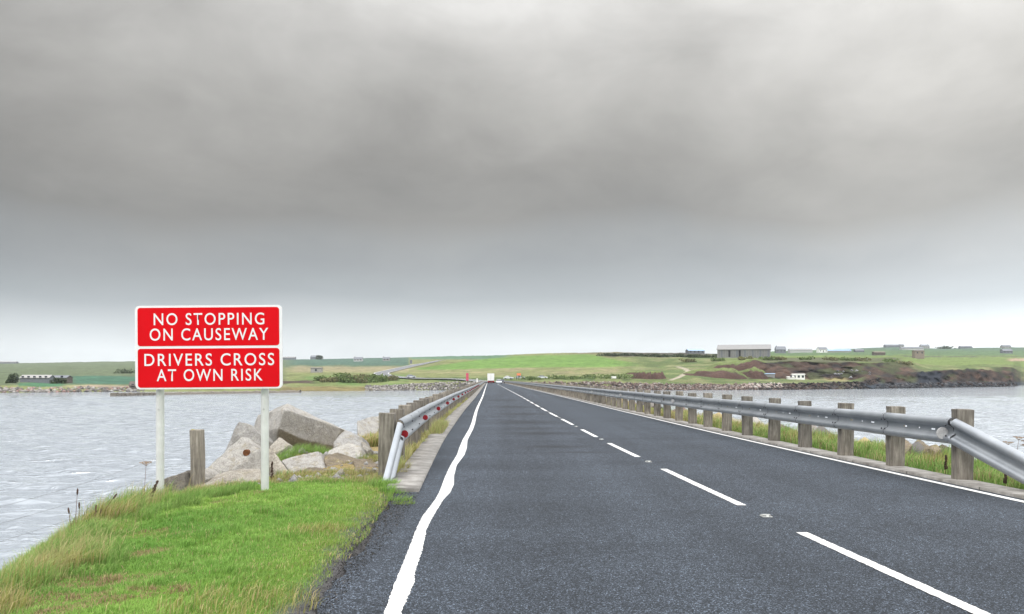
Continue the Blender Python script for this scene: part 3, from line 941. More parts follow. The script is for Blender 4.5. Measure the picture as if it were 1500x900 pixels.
# ------------------------------------------------------------------ concrete blocks by the shore
def block(name, label, pts, mat, back=(.1, .9, -.25), bev=.018, amp=.020, cat='concrete block', cuts=7, group='concrete blocks piled by the shore', smid=.75, skirt=True):
    P = [W(*p) for p in pts]
    c = sum(P, Vector((0,0,0)))/len(P)
    bk = Vector(back)
    allp = P + [c + (p-c)*smid + bk for p in P]
    low = min(p.z for p in P)
    gz = float(ground_z(c.x, c.y))
    for p in [p for p in P if p.z < low+.12 and skirt]:
        allp.append(Vector((p.x, p.y+.05, min(gz, p.z)-.35)))
    ctr = sum(allp, Vector((0,0,0)))/len(allp)
    bm = bmesh.new()
    for p in allp: bm.verts.new(p-ctr)
    r = bmesh.ops.convex_hull(bm, input=bm.verts)
    bmesh.ops.delete(bm, geom=[v for v in bm.verts if not v.link_faces], context='VERTS')
    bmesh.ops.dissolve_limit(bm, angle_limit=R(6), verts=bm.verts, edges=bm.edges)
    bmesh.ops.bevel(bm, geom=list(bm.edges), offset=bev, segments=2, profile=.6, affect='EDGES', clamp_overlap=True)
    bmesh.ops.triangulate(bm, faces=bm.faces)
    for _ in range(5):
        es = [e for e in bm.edges if e.calc_length() > .055]
        if not es: break
        bmesh.ops.subdivide_edges(bm, edges=es, cuts=1)
        bmesh.ops.triangulate(bm, faces=bm.faces)
    bm.normal_update()
    for v in bm.verts:
        q = v.co + ctr
        n = mnoise.fractal(q*2.6, 1.0, 2.0, 5) * amp + mnoise.noise(q*17)*amp*.38 - max(0, mnoise.noise(q*5.5+Vector((9,3,1)))-.35)*amp*2.2
        v.co += v.normal*n
    me = bpy.data.meshes.new(name); bm.to_mesh(me); bm.free()
    me.materials.append(mat)
    me.polygons.foreach_set('use_smooth', [True]*len(me.polygons)); me.set_sharp_from_angle(angle=R(32))
    o = bpy.data.objects.new(name, me); COL.objects.link(o); o.location = ctr
    return tag(o, label, cat, group)

B = 'concrete_block'
def on_plane(a, b, c, px, py):
    a, b, c = W(*a), W(*b), W(*c); n = (b-a).cross(c-a)
    e = Vector((0, 0, EYE)); r = W(px, py, 1.0)-e
    return (px, py, n.dot(a-e)/n.dot(r))
_a, _b, _d = (416.5,600,17.0), (501,628,18.3), (407,628,16.9)
big = block(B, 'largest tilted concrete block, pointed top rising behind the right sign post',
      [_a,_b,_d,on_plane(_a,_b,_d,488,653),on_plane(_a,_b,_d,446,645),(421,592,17.7),(393,604,17.9),(391,648,17.7),(378,609,18.5),(367,640,18.5),(404,660,17.5),(446,664,18.1),(486,666,18.3)],
      M['conc'], (.3, 1.0, -.15), .02, skirt=False)
block(B, 'narrow upright concrete block standing behind the grey block with rusty hole',
      [(349,617,16.6),(369,624,16.4),(385,640,16.4),(331,659,16.4),(322,675,16.4),(372,672,16.2)], M['conc'], (.2,.7,-.2))
hole = block(B, 'grey concrete block with a rusty iron hole between the sign posts',
      [(354.5,641,13.9),(379,659,13.7),(383,690,13.6),(337,693,13.4),(312,699,13.4),(303,685,13.5),(331,660,13.8),(366,642,14.3)], M['conc'], (.15,.8,-.2))
mb = MB(); c = W(360.5, 663.5, 13.63)
mb.tube([c+Vector((0,-.01,0)), c+Vector((.02,.10,.0))], [.055,.045], 9)
mb.build('iron_stain', M['rust'], hole)
block(B, 'low grey wedge at the foot of the timber fence post',
      [(303,684,13.35),(287,695,13.2),(286,707,13.0),(301,709,13.1),(318,699,13.2)], M['conc'], (.2,.5,-.1), .02)
block(B, 'pale cream slab lying in the grass under the block with rusty hole',
      [(290,713,12.5),(314,697,12.9),(354,686,13.0),(381,686,12.9),(384,712,12.4),(300,724,12.3)], M['conc_pale'], (.1,.4,-.1), .04)
block(B, 'dark stained block beside the left sign post with streaked face',
      [(236,703,12.6),(270,692,12.8),(273,716,12.7),(239,737,12.5),(280,688,13.3),(283,711,13.2)], M['conc_dark'], (.1,.6,-.1), .02)
block(B, 'flat sloping slab just right of the left sign post base',
      [(243,738,12.0),(273,719,12.3),(285,715,12.5),(292,722,12.3),(264,741,11.9)], M['conc_pale'], (.1,.3,-.1), .02)
block(B, 'flat pale slab low at the water side, left of the left sign post',
      [(150,747,11.4),(176,737,11.9),(222,736,12.0),(228,742,11.7),(160,752,11.3)], M['conc_pale'], (.0,.5,-.1), .02)
block(B, 'small pale rock just right of the right sign post',
      [(394,654,15.4),(409,641,15.6),(423,652,15.4),(411,661,15.2),(400,664,15.2)], M['conc_pale'], (.1,.4,-.1), .03)
block(B, 'long pale slab leaning down to the right beside right sign post',
      [(393,657,14.2),(400,660,14.0),(431,700,13.2),(431,708,13.1),(413,695,13.3),(391,682,13.8)], M['conc_pale'], (-.25,.35,-.2), .02)
block(B, 'grey wedge block in front of the grass tuft, pointed at right',
      [(411,674,14.5),(448,664,14.6),(467,661,14.6),(477,687,13.9),(471,689,13.8),(437,692,13.9),(425,690,14.0)], M['conc'], (.1,.6,-.15), .03)
block(B, 'rounded grey block in the middle between tuft and barrier ramp',
      [(480,661,15.4),(509,648,15.8),(529,653,15.6),(531,668,15.2),(504,673,15.0),(480,666,15.1)], M['conc'], (.1,.6,-.2), .05)
block(B, 'angular block with bright left edge right of the largest block',
      [(489,648,16.8),(504.5,628,17.2),(515,633,17.0),(531,640,16.9),(532,654,16.5),(509,652,16.4),(489,655,16.5)], M['conc'], (.1,.7,-.2), .03)
block(B, 'small bright stone left of the first left barrier post',
      [(529,647,16.2),(534,648,16.2),(543,658,15.9),(538,661,15.8),(531,656,15.9)], M['conc_pale'], (.05,.25,-.1), .02)
block('mossy_boulder', 'brown boulder covered in yellow moss near the barrier ramp',
      [(474,668,14.4),(490,664,14.8),(515,670,14.6),(524,680,14.2),(497,688,13.9),(478,688,13.9)], M['mossrock'], (.1,.6,-.1), .05, .03, 'boulder')
block('mossy_boulder', 'low flat mossy boulder between brown boulder and ramp foot',
      [(515,672,14.0),(545,673,14.2),(553,683,13.7),(520,686,13.6)], M['mossrock'], (.1,.5,-.1), .04, .03, 'boulder')
block(B, 'small square grey block left of the barrier ramp foot',
      [(518,686,13.1),(548,687,13.0),(549,697,12.9),(523,700,12.8)], M['conc_dark'], (.05,.4,-.05), .015)
block(B, 'square grass topped block standing by the water behind first left post',
      [(523,617,24),(537,612,24.5),(556,609,25),(557,640,24),(524,640,23.5)], M['conc'], (.1,.9,-.1), .04)
block('mossy_boulder', 'brown rounded boulder low in front of the grey wedge block',
      [(432,690,13.5),(450,684,13.8),(476,688,13.6),(484,700,13.0),(440,706,12.9)], M['mossrock'], (.1,.5,-.1), .05, .03, 'boulder')
# right hand shore boulders seen under the rail
for k, (lab, pts) in enumerate((
    ('brown boulder behind the second right barrier post', [(1310,652,15.5),(1322,641,15.8),(1338,650,15.5),(1330,662,15.2),(1312,664,15.2)]),
    ('brown pointed boulder at the water under the right rail', [(1335,655,16.5),(1347,644,16.8),(1362,655,16.5),(1352,664,16.2)]),
    ('small brown stone at the water near the nearest right post', [(1362,656,15.2),(1372,650,15.5),(1380,657,15.2),(1370,662,15.0)]),
    ('pale flat stone lying among grass behind the right rail', [(1052,620,27),(1072,612,28),(1092,619,27),(1075,628,26.5)]))):
    block('boulder', lab, pts, M['mossrock'] if k < 3 else M['conc_pale'], (.15,.6,-.1), .05, .03, 'boulder', group='boulders on the right bank')

# ------------------------------------------------------------------ timber fence post with wires
fpst = thing('wire_fence', 'lone square timber fence post with thin wires running to the left', 'fence', tuple(W(289, 700, 13.0)))
mb = MB()
h0, h1 = W(289.5, 712, 13.0), W(289, 629.5, 13.0)
w = .083
vs = []
for (z, s, lean) in ((h0.z-.3, 1, 0), ((h0.z+h1.z)/2, 1, .005), (h1.z-.012, 1, -.01), (h1.z, .94, -.01)):
    for ax, ay in ((-w,-w),(w,-w),(w,w),(-w,w)): vs.append((h0.x+ax*s+lean, h0.y+ay*s, z))
fs = [(i*4+q, i*4+(q+1)%4, (i+1)*4+(q+1)%4, (i+1)*4+q) for i in range(3) for q in range(4)] + [(12,13,14,15)]
mb.face_block(vs, fs); mb.build('post', M['timber'], fpst)
mb = MB(); mb.tube([(h1.x-.05, h1.y-.05, h1.z-.002), (h1.x-.05, h1.y-.05, h1.z+.006)], [.03,.022], 8)
mb.build('lichen', simple('yellow_lichen', (.30,.25,.03), .9, 0, .3, 30), fpst)
for a, b in (((-120,800,6.6),(287,672,12.92)), ((-120,775,6.6),(287,650,12.92)), ((-120,830,6.6),(287,690,12.92))):
    A_, B_ = W(*a), W(*b)
    pts_ = [A_.lerp(B_, t/10) - Vector((0,0,.06*math.sin(t/10*3.14))) for t in range(11)]
    mb = MB(); mb.tube(pts_, .0013, 4, False); mb.build('wire', M['wire'], fpst)

# ------------------------------------------------------------------ grass
def blades(name, X, Y, L, Wd, C, lean=.5, wind=(.25, -.05), z=None, label=None, base_dark=.0):
    n = len(X)
    Zg = ground_z(X, Y) if z is None else z
    ang = rng.random(n)*2*np.pi
    dx = np.cos(ang); dy = np.sin(ang)
    ln = lean*(0.35+rng.random(n))
    hx = dx*ln + wind[0]*(.5+rng.random(n)); hy = dy*ln + wind[1]
    hn = np.sqrt(hx*hx+hy*hy); f = 1/np.sqrt(1+hn*hn)
    sxn, syn = -np.sin(ang)*Wd*.5, np.cos(ang)*Wd*.5
    P = np.zeros((n, 5, 3))
    rz = Zg - .01
    P[:,0] = np.stack([X-sxn, Y-syn, rz], -1); P[:,1] = np.stack([X+sxn, Y+syn, rz], -1)
    mxx = X+hx*f*L*.35; myy = Y+hy*f*L*.35; mz = rz+f*L*.68
    P[:,2] = np.stack([mxx+sxn*.8, myy+syn*.8, mz], -1); P[:,3] = np.stack([mxx-sxn*.8, myy-syn*.8, mz], -1)
    P[:,4] = np.stack([X+hx*f*L, Y+hy*f*L, rz+f*L*(1-.12*np.minimum(hn,2))], -1)
    idx = np.arange(n)[:, None]*5
    q = idx + np.array([[0,1,2,3]]); t = idx + np.array([[3,2,4]])
    loops = np.concatenate([q, t], 1).ravel()
    st = (np.arange(n)[:, None]*7 + np.array([[0,4]])).ravel(); tt = np.tile([4,3], n)
    cc = np.repeat(C[:, None, :], 5, 1)
    cc[:, 4] *= 1.12
    return P.reshape(-1,3), loops, st, tt, cc.reshape(-1,3)
def merge(parts):
    V, Lp, S_, T_, C_ = [], [], [], [], []; vo = lo = 0
    for p in parts:
        V.append(p[0]); Lp.append(p[1]+vo); S_.append(p[2]+lo); T_.append(p[3]); C_.append(p[4]); vo += len(p[0]); lo += len(p[1])
    return [np.concatenate(x) for x in (V, Lp, S_, T_, C_)]

GREEN = np.array((.150,.300,.062)); LIME = np.array((.285,.440,.100)); OLIVE = np.array((.225,.260,.050)); STRAW = np.array((.50,.41,.22)); BROWN = np.array((.27,.175,.11))
PALE = np.array((.30,.40,.13))
# mown lawn on the left verge
def pxg(px, py):
    dd = F*EYE/(py-HY); return ((px-PX0)*dd/F, dd)
DEAD = [(pxg(215,772),.28,.10),(pxg(205,800),.32,.13),(pxg(158,836),.55,.13),(pxg(262,778),.30,.06),(pxg(95,862),.45,.12),(pxg(120,880),.3,.1),(pxg(222,860),.3,.06),(pxg(345,722),.35,.18),(pxg(330,735),.25,.12),(pxg(180,870),.25,.07)]
def dead_mask(X, Y):
    m = np.zeros(len(X))
    n = fbm(X*5, Y*5)
    for (cx_, cy_), rx, ry in DEAD:
        r = np.sqrt(((X-cx_)/rx)**2 + ((Y-cy_)/(ry*1.6))**2) + (n-.5)*1.2
        m = np.maximum(m, sstep(1.1, .7, r))
    return m
parts = []
N = 300000
# sample denser near the camera
Y = 3.6 + (13.3-3.6)*rng.random(N)**1.25
X = -6.2 + (6.2-.95)*rng.random(N)
cl_ = crest_left(Y)
n_e = fbm(X*1.3+4, Y*1.3, 3)
edge_x = np.where(Y < 10.6, -1.31 - .12*(fbm(Y*1.6, Y*0+3, 3)-.5)*2 - .40*(rng.random(N)**2.2) - sstep(10, 10.6, Y)*.1, xc(Y)-4.16)
edge_x = np.where(Y > 12.0, np.minimum(edge_x, -2.0), edge_x)
keep = (X < edge_x) & (X > cl_-1.1)
X, Y, cl_, edge_x = X[keep], Y[keep], cl_[keep], edge_x[keep]
n = len(X)
cn = np.clip((fbm(X*.9+3, Y*.9)-.5)*2.2+.5, 0, 1); cn2 = fbm(X*3.3, Y*3.3+8); cn3 = fbm(X*7, Y*7)
ec = sstep(.75, .0, edge_x-X)            # towards the road edge
sea = sstep(.75, .0, X-(cl_-.05))          # towards the sea crest
L = (.030+.022*rng.random(n))*(.65+.8*cn2)
L = L*(1+sea*(.6+2.0*sstep(7, 8.6, Y)*sstep(11.4, 10.6, Y))*(.45+cn2)) + .05*sstep(.62, .72, cn3)*(1-ec)
L = L*(1+.5*sstep(11.6, 12.4, Y)*cn2*2)
dm = dead_mask(X, Y)*(rng.random(n) < .93)
L = L*(1-.35*dm)
C = GREEN[None]*(1-cn[:, None]) + LIME[None]*cn[:, None]
C = C*(.8+.45*rng.random(n))[:, None]
ol = np.clip(ec*(.35+.8*cn2), 0, 1)*(rng.random(n) < .75)
C = C*(1-.75*ol[:, None]) + OLIVE[None]*.75*ol[:, None]
pl = sea*(.3+.6*rng.random(n))
C = C*(1-pl[:, None]) + PALE[None]*pl[:, None]
st_ = (rng.random(n) < (.05+.14*ec*cn2*1.6+.16*sea+.55*sstep(11.75,12.3,Y)))
C[st_] = STRAW*(.7+.5*rng.random((st_.sum(),1)))
C = C*(1-dm[:, None]) + (BROWN*(1-.0)+ (STRAW-BROWN)*.35)[None]*(.6+.7*rng.random(n))[:, None]*dm[:, None]
wd = .0032+.0026*rng.random(n)
wd = wd*(1+.0*Y)
parts.append(blades('g', X, Y, L, wd, C, .75))
parts[-1][0][:, 2] = np.where(np.repeat(dm > .3, 5), parts[-1][0][:, 2]*1.0, parts[-1][0][:, 2])
# loose tufts: named spots (px, py, radius m, blade length m, count, palette)
def tuft(px, py, r, ln, cnt, pal, dd=None, lean=.55, wind=(.45,-.05), wd=.005):
    if dd is None: x0, y0 = pxg(px, py)
    else: x0, y0 = (px-PX0)*dd/F, dd
    rr = r*np.sqrt(rng.random(cnt)); a = rng.random(cnt)*2*np.pi
    X = x0+rr*np.cos(a); Y = y0+rr*np.sin(a)*.8
    c0, c1 = pal
    k = rng.random((cnt,1)); C = (c0*(1-k)+c1*k)*(.75+.5*rng.random((cnt,1)))
    parts.append(blades('t', X, Y, ln*(.45+.75*rng.random(cnt)), wd*(.7+.6*rng.random(cnt)), C, lean, wind))
GP = (GREEN, PALE); GS = (PALE, STRAW); GG = (GREEN, LIME); DS = (OLIVE, STRAW); MOSS = (np.array((.24,.21,.03)), np.array((.15,.15,.03)))
for k in range(46):                       # wind-blown fringe along the sea edge
    yv = 4.2 + 8.0*k/46 + rng.random()*.2
    xv = float(crest_left(np.array([yv]))[0]) + .05 + .4*(rng.random()-.5)
    tuft(0, 0, .16+.12*rng.random(), .20+.15*rng.random(), 240, GP if rng.random() < .6 else GS, None) if False else None
    rr = .22*np.sqrt(rng.random(260)); a = rng.random(260)*6.283
    c0, c1 = (GP, GS, DS)[int(rng.random()*2.6)]
    kk = rng.random((260,1))
    parts.append(blades('f', xv+rr*np.cos(a), yv+rr*np.sin(a), (.10+.13*rng.random()*(1+float(sstep(6.5, 8.5, yv)))*float(sstep(12.2, 10.6, yv)))*(.5+.7*rng.random(260)), .004+.003*rng.random(260), (c0*(1-kk)+c1*kk)*(.75+.5*rng.random((260,1))), .6, (.55,-.12)))
for (px, py, r, ln, cnt, pal) in ((150,812,.2,.2,420,GP),(118,815,.2,.2,380,DS),(135,822,.22,.12,300,GP),(265,738,.22,.20,420,GP),(285,728,.20,.22,420,GP),(325,722,.17,.20,380,GP),(350,716,.2,.16,350,GP),(130,800,.28,.22,500,GP),(105,800,.25,.22,420,GS),(60,810,.3,.24,500,GS),(20,840,.3,.22,520,GP),(30,800,.25,.22,420,GP),(80,785,.25,.2,400,GP),
                                  (200,750,.25,.16,350,GP),(235,742,.2,.15,320,GP),(575,722,.18,.14,420,GG),(590,738,.13,.12,420,(OLIVE,GREEN)),(583,733,.14,.15,420,GP),(600,728,.07,.08,200,(OLIVE,GREEN)),(566,714,.15,.15,300,GG),(560,712,.22,.14,420,GP),(545,705,.2,.15,320,GS),(350,890,.5,.12,500,DS),(460,780,.3,.10,300,DS),(440,740,.3,.07,260,GG),(420,760,.3,.07,260,GG)):
    tuft(px, py, r, ln, cnt, pal)
# long grass and moss between the blocks
for (px, py, dd, r, ln, cnt, pal) in ((430,668,15.2,.30,.20,520,GP),(455,664,15.4,.30,.20,520,GP),(415,668,15.0,.2,.18,300,GP),(475,660,15.6,.2,.16,220,GP),(540,665,15.0,.22,.18,300,(OLIVE,PALE)),(548,680,14.2,.2,.16,260,DS),(545,650,16,.2,.12,200,DS),(535,625,20,.35,.3,320,GS),(545,615,23.5,.4,.3,320,GS),
                                      (520,672,14.3,.25,.05,420,MOSS),(500,668,14.6,.2,.05,320,MOSS),(535,676,14.0,.2,.05,320,MOSS),(432,690,13.4,.08,.07,220,MOSS),(437,680,13.7,.07,.07,180,MOSS),(396,704,12.8,.12,.06,260,MOSS),(450,700,13.0,.3,.12,420,DS),(490,700,13.0,.3,.13,420,DS),(420,708,12.7,.3,.12,380,DS),(525,704,12.8,.25,.14,380,DS),(395,712,12.5,.2,.1,260,DS),(470,694,13.2,.2,.1,260,(BROWN,STRAW)),
                                      (590,690,13.2,.12,.25,120,DS),(583,700,12.6,.12,.18,160,DS)):
    tuft(px, py, r, ln, cnt, pal, dd)
# grass tufts growing at the foot of the left posts
for dd in list(np.arange(12.6, 60, .9)):
    c0, c1 = GS if rng.random() < .7 else DS
    n = 90; kk = rng.random((n,1))
    xv = float(xc(dd))-4.24 + .1*rng.random()
    parts.append(blades('p', xv+.12*(rng.random(n)-.5), dd+.5*(rng.random(n)-.5), (.12+.22*rng.random())*(.5+.7*rng.random(n)), .006+.004*rng.random(n), (c0*(1-kk)+c1*kk)*(.75+.5*rng.random((n,1))), .5, (.2,-.05)))
for (dd, ln, cnt) in ((22.0,.42,420),(23.2,.40,420),(24.6,.36,320)):
    n = cnt; kk = rng.random((n,1)); xv = float(xc(dd))-3.98
    parts.append(blades('p', xv+.3*(rng.random(n)-.5), dd+1.0*(rng.random(n)-.5), ln*(.5+.7*rng.random(n)), .008+.004*rng.random(n), (PALE*(1-kk)+STRAW*kk)*(.75+.5*rng.random((n,1))), .45, (.15,-.05)))
# tall straw stems standing out of the fringe
n = 420
Y = 5.0+6.6*rng.random(n); X = crest_left(Y)-.15+.75*rng.random(n)**1.5
keep = fbm(X*2+8, Y*2+5, 2) > .47; X, Y = X[keep], Y[keep]; n = len(X)
parts.append(blades('s', X, Y, .18+.22*rng.random(n)*sstep(5.5, 8, Y), .0028+.0018*rng.random(n), STRAW[None]*(.6+.6*rng.random((n,1))), .35, (.4,-.1)))
# bank beyond the left posts
n = 26000
Y = 19.5+rng.random(n)**1.8*115; X = xc(Y)-4.5-1.6*rng.random(n)
kk = rng.random((n,1)); C = np.where(rng.random((n,1)) < .35, PALE*(1-kk)+OLIVE*kk, STRAW*(.7+.5*kk))
parts.append(blades('b', X, Y, (.14+.18*rng.random(n))*(1+.006*Y), (.006+.0006*Y)*(.7+.6*rng.random(n)), C, .5))
V = merge(parts)
tag(np_mesh('grass', V[0], V[1], V[2], V[3], M['blade'], V[4]), kind='stuff')

# right hand verge
parts = []
n = 90000
Y = 8.6 + rng.random(n)**1.7*50; X = xc(Y)+3.97+2.6*rng.random(n)
cn = fbm(X*.9+60, Y*.9); cn2 = fbm(X*3+2, Y*3)
c0 = GREEN*.95; c1 = PALE
kk = np.clip(rng.random(n)*.7+cn-.3, 0, 1)[:, None]
C = (c0*(1-kk)+c1*kk)*(.75+.5*rng.random((n,1)))
far_ = sstep(20, 32, Y)
s_ = rng.random(n) < (.10+.28*cn*sstep(.45,.6,cn2)+.45*far_)
C[s_] = STRAW*(.6+.55*rng.random((s_.sum(),1)))
b_ = rng.random(n) < .05; C[b_] = BROWN*(.7+.6*rng.random((b_.sum(),1)))
L = (.06+.10*rng.random(n))*(.55+1.3*cn2)*sstep(3.9, 4.5, X-xc(Y)+.35)*(1+.5*sstep(14,18,Y)*sstep(5,4.5,X-xc(Y)))
wdt = (.0045+.00025*Y)*(.7+.6*rng.random(n))
parts.append(blades('r', X, Y, L, wdt, C, .7, (.15,-.05)))
for k in range(60):
    dd = 9.5+rng.random()**1.4*26; n = 170; kk = rng.random((n,1))
    c0, c1 = (GP, GS, DS)[int(rng.random()*3)]
    xv = float(xc(dd))+4.25+1.5*rng.random(); r = .25
    parts.append(blades('q', xv+r*(rng.random(n)-.5)*2, dd+r*(rng.random(n)-.5)*2, (.2+.22*rng.random())*(.5+.7*rng.random(n)), .006+.003*rng.random(n), (c0*(1-kk)+c1*kk)*(.75+.5*rng.random((n,1))), .45, (.15,0)))
V = merge(parts)
tag(np_mesh('grass', V[0], V[1], V[2], V[3], M['blade'], V[4]), kind='stuff')

# loose gravel between turf and tarmac
def pebbles(name, X, Y, Zg, Rr, C, mat, squash=.7):
    n = len(X)
    ico = np.array([(0,0,1),(.9,0,.2),(.28,.85,.2),(-.72,.53,.2),(-.72,-.53,.2),(.28,-.85,.2),(0,0,-1)], float)
    tri = np.array([(0,1,2),(0,2,3),(0,3,4),(0,4,5),(0,5,1),(6,2,1),(6,3,2),(6,4,3),(6,5,4),(6,1,5)])
    V = ico[None]*(.7+.6*rng.random((n,7,1)))*Rr[:, None, None]
    V = V*np.stack([.8+.5*rng.random(n), .8+.5*rng.random(n), squash*(.7+.6*rng.random(n))], -1)[:, None, :]
    a = rng.random(n)*6.283; ca, sa = np.cos(a)[:, None], np.sin(a)[:, None]
    x = V[..., 0]*ca-V[..., 1]*sa; y = V[..., 0]*sa+V[..., 1]*ca
    V = np.stack([x+X[:, None], y+Y[:, None], V[..., 2]+Zg[:, None]], -1)
    lp = (np.arange(n)[:, None, None]*7+tri[None]).ravel(); m = n*10
    cc = np.repeat(C[:, None, :], 7, 1).reshape(-1,3)
    return np_mesh(name, V.reshape(-1,3), lp, np.arange(m)*3, np.full(m,3), mat, cc)
n = 7000
Y = 3.8+6.9*rng.random(n); X = -1.44+.34*rng.random(n)**2.2 - sstep(8.5, 10.2, Y)*.05
g = (.03+.12*rng.random(n)**3)[:, None]
tag(pebbles('gravel', X, Y, np.zeros(n)+.002, .003+.006*rng.random(n)**2, g*np.array([[1,.97,.95]]), M['rocks']), kind='stuff')
n = 620
Y = 12.2+5.2*rng.random(n); X = -4.7+2.6*rng.random(n)
g = (.10+.24*rng.random(n))[:, None]
tag(pebbles('rubble', X, Y, ground_z(X, Y), .02+.085*rng.random(n)**2.5, g*np.array([[1,.94,.85]]), M['conc'], .75), kind='stuff')
# rock armour of the far shores and the causeway sides
XX, YY, ZZ, RR, CC = [], [], [], [], []
def armour(px0, px1, cnt, smin, smax, cols, seg=(1, 2), zadd=0.0):
    for _ in range(cnt):
        px = px0+(px1-px0)*random.random(); D_, Z_ = land_profile(np.array([px])); t = random.random()
        a, b = seg; s = a+(b-a)*t; i = int(min(s, 5.999)); f = s-i
        dd = D_[0][i]*(1-f)+D_[0][i+1]*f; z = Z_[0][i]*(1-f)+Z_[0][i+1]*f
        XX.append((px-PX0)*dd/F); YY.append(dd); ZZ.append(z+zadd); RR.append(smin+(smax-smin)*random.random()**2)
        c = random.choice(cols); v = .75+.5*random.random(); CC.append([q*v for q in c])
GREY = [(.22,.205,.19),(.16,.148,.14),(.29,.275,.255),(.10,.094,.09)]
BRN = [(.14,.10,.088),(.10,.072,.062),(.19,.15,.13),(.06,.05,.045),(.22,.20,.185)]
DRK = [(.038,.03,.027),(.058,.044,.038),(.027,.027,.029),(.10,.085,.076)]
armour(-300, 210, 900, .5, 1.1, GREY+[(.26,.17,.15)], (1, 2))
armour(535, 740, 1300, .4, .9, GREY, (1, 2.15))
armour(740, 1110, 2300, .4, .95, BRN, (1, 2.1))
armour(1085, 1145, 110, .6, 1.2, [(.34,.29,.25),(.27,.21,.19),(.40,.37,.34)], (1.3, 2.05))
armour(1110, 1290, 700, .4, 1.0, DRK, (1, 2.0))
armour(1280, 1490, 900, .5, 1.5, [(.03,.032,.037),(.05,.053,.06),(.075,.075,.08),(.045,.033,.03)], (.95, 1.25))
armour(1215, 1275, 12, .6, 1.3, [(.20,.20,.22),(.12,.12,.13)], (3, 3.5))
for _ in range(3600):
    dd = 14+random.random()**1.5*(END-16); s = random.choice((-1, 1))
    off = random.uniform(5.5, 11.5) if s > 0 else random.uniform(6.2, 11.5)
    if s < 0 and dd < 26: continue
    x = float(xc(dd))+s*off
    XX.append(x); YY.append(dd); ZZ.append(float(ground_z(x, dd))); RR.append(.18+.45*random.random()**2+.001*dd)
    c = random.choice(GREY+BRN+[(.30,.24,.13)]); v = .75+.5*random.random(); CC.append([q*v for q in c])
tag(pebbles('shore_rocks', np.array(XX), np.array(YY), np.array(ZZ), np.array(RR), np.array(CC), M['rocks'], .75), kind='stuff')

# soil heaps on the far shore
def mound(px, py, dd, w, h, dep, seed, soil=.5, ax=0.0, name='soil_mound'):
    c = W(px, py, dd)
    n = 36; P = np.zeros((n, n, 3)); C = np.zeros((n, n, 3))
    for i in range(n):
        for j in range(n):
            u = -1+2*i/(n-1); v = -1+2*j/(n-1)
            r = max(0, 1-(abs(u)**2.0+abs(v)**2.4))
            nz = mnoise.fractal(Vector((u*2.2+seed, v*2, seed)), 1, 2, 5)
            hh = h*min(1, r*1.5)**.8*(1+.55*nz) * (1+ax*u)
            x = c.x+u*w; y = dd+v*dep
            P[j, i] = (x, y, land_z(x, y)-.35+hh)
            k = 1.0 if v < soil-1+.55*mnoise.noise(Vector((u*4+seed*3, v*2, 2))) else 0.0
            so, gr = (.075,.045,.037), (.12,.15,.055)
            C[j, i] = [(a*k+b*(1-k))*(1+.5*nz) for a, b in zip(so, gr)]
    return tag(grid_mesh(name, P, M['hill'], C), kind='structure')
mound(941, 557, 384, 5.0, 2.6, 5, 1.0, .95); mound(961, 557.5, 384, 4.6, 2.4, 5, 2.0, .95)
mound(1046, 553, 398, 16, 2.6, 8, 3.0, .75, .45); mound(926, 549, 405, 3.5, 1.0, 4, 6.0, .9)
mound(1078, 543, 424, 15, 2.6, 9, 4.0, .7); mound(1104, 554, 404, 7, 2.4, 5, 5.0, .8)
mound(1062, 549, 408, 9, 2.2, 6, 7.0, .5)

# ------------------------------------------------------------------ far buildings
def house(name, label, cat, px, base, dd, w, dep, wall, roof, wm, rm, rz=0.0, windows=0, chimneys=0, door=False, group=None, hip=False, doors_open=0):
    c = W(px, base, dd); c.z = land_z(c.x, dd) - .1
    want = EYE-(base-HY)*dd/F
    c.z = max(c.z, want) if abs(want-c.z) < 4 else c.z
    t = thing(name, label, cat, tuple(c), group, rz)
    x, y = w/2, dep/2
    mb = MB(); mb.box((-x,-y,-3.0), (x,y,wall))
    if not hip:
        for s in (-1, 1):
            a = [(s*x,-y,wall),(s*x,y,wall),(s*x,0,wall+roof)]
            b = [(s*(x-.2),-y,wall),(s*(x-.2),y,wall),(s*(x-.2),0,wall+roof)]
            mb.face_block(a+b, [(0,1,2),(5,4,3),(0,2,5,3),(1,4,5,2)])
    mb.build('wall', wm, t, local=True)
    mb = MB(); e, th = .25, .14
    rx = x+e
    for s in (-1, 1):
        ya, za = s*(y+e), wall-roof*e/y
        mb.face_block([(-rx,ya,za),(rx,ya,za),(rx,0,wall+roof+.03),(-rx,0,wall+roof+.03),(-rx,ya,za+th),(rx,ya,za+th),(rx,0,wall+roof+th),(-rx,0,wall+roof+th)],
                      [(3,2,1,0),(4,5,6,7),(0,1,5,4),(1,2,6,5),(2,3,7,6),(3,0,4,7)])
    ro = mb.build('roof', rm, t, local=True)
    for k in range(chimneys):
        cx_ = -x*.8 + 1.6*x*k/max(1, chimneys-1)
        mb = MB(); mb.box((cx_-.35,-.35,wall+roof*.7), (cx_+.35,.35,wall+roof+.9)); mb.build('chimney', wm, ro, local=True)
    for k in range(windows):
        wx = -x+w*(k+.5)/windows
        if door and k == windows//2:
            mb = MB(); mb.box((wx-.5,-y-.05,.0), (wx+.5,-y+.02,2.05)); mb.build('door', M['darkstone'], t, local=True)
            continue
        mb = MB(); mb.box((wx-.5,-y-.05,.95), (wx+.5,-y+.02,2.05)); mb.build('window', M['glass'], t, local=True)
    return t

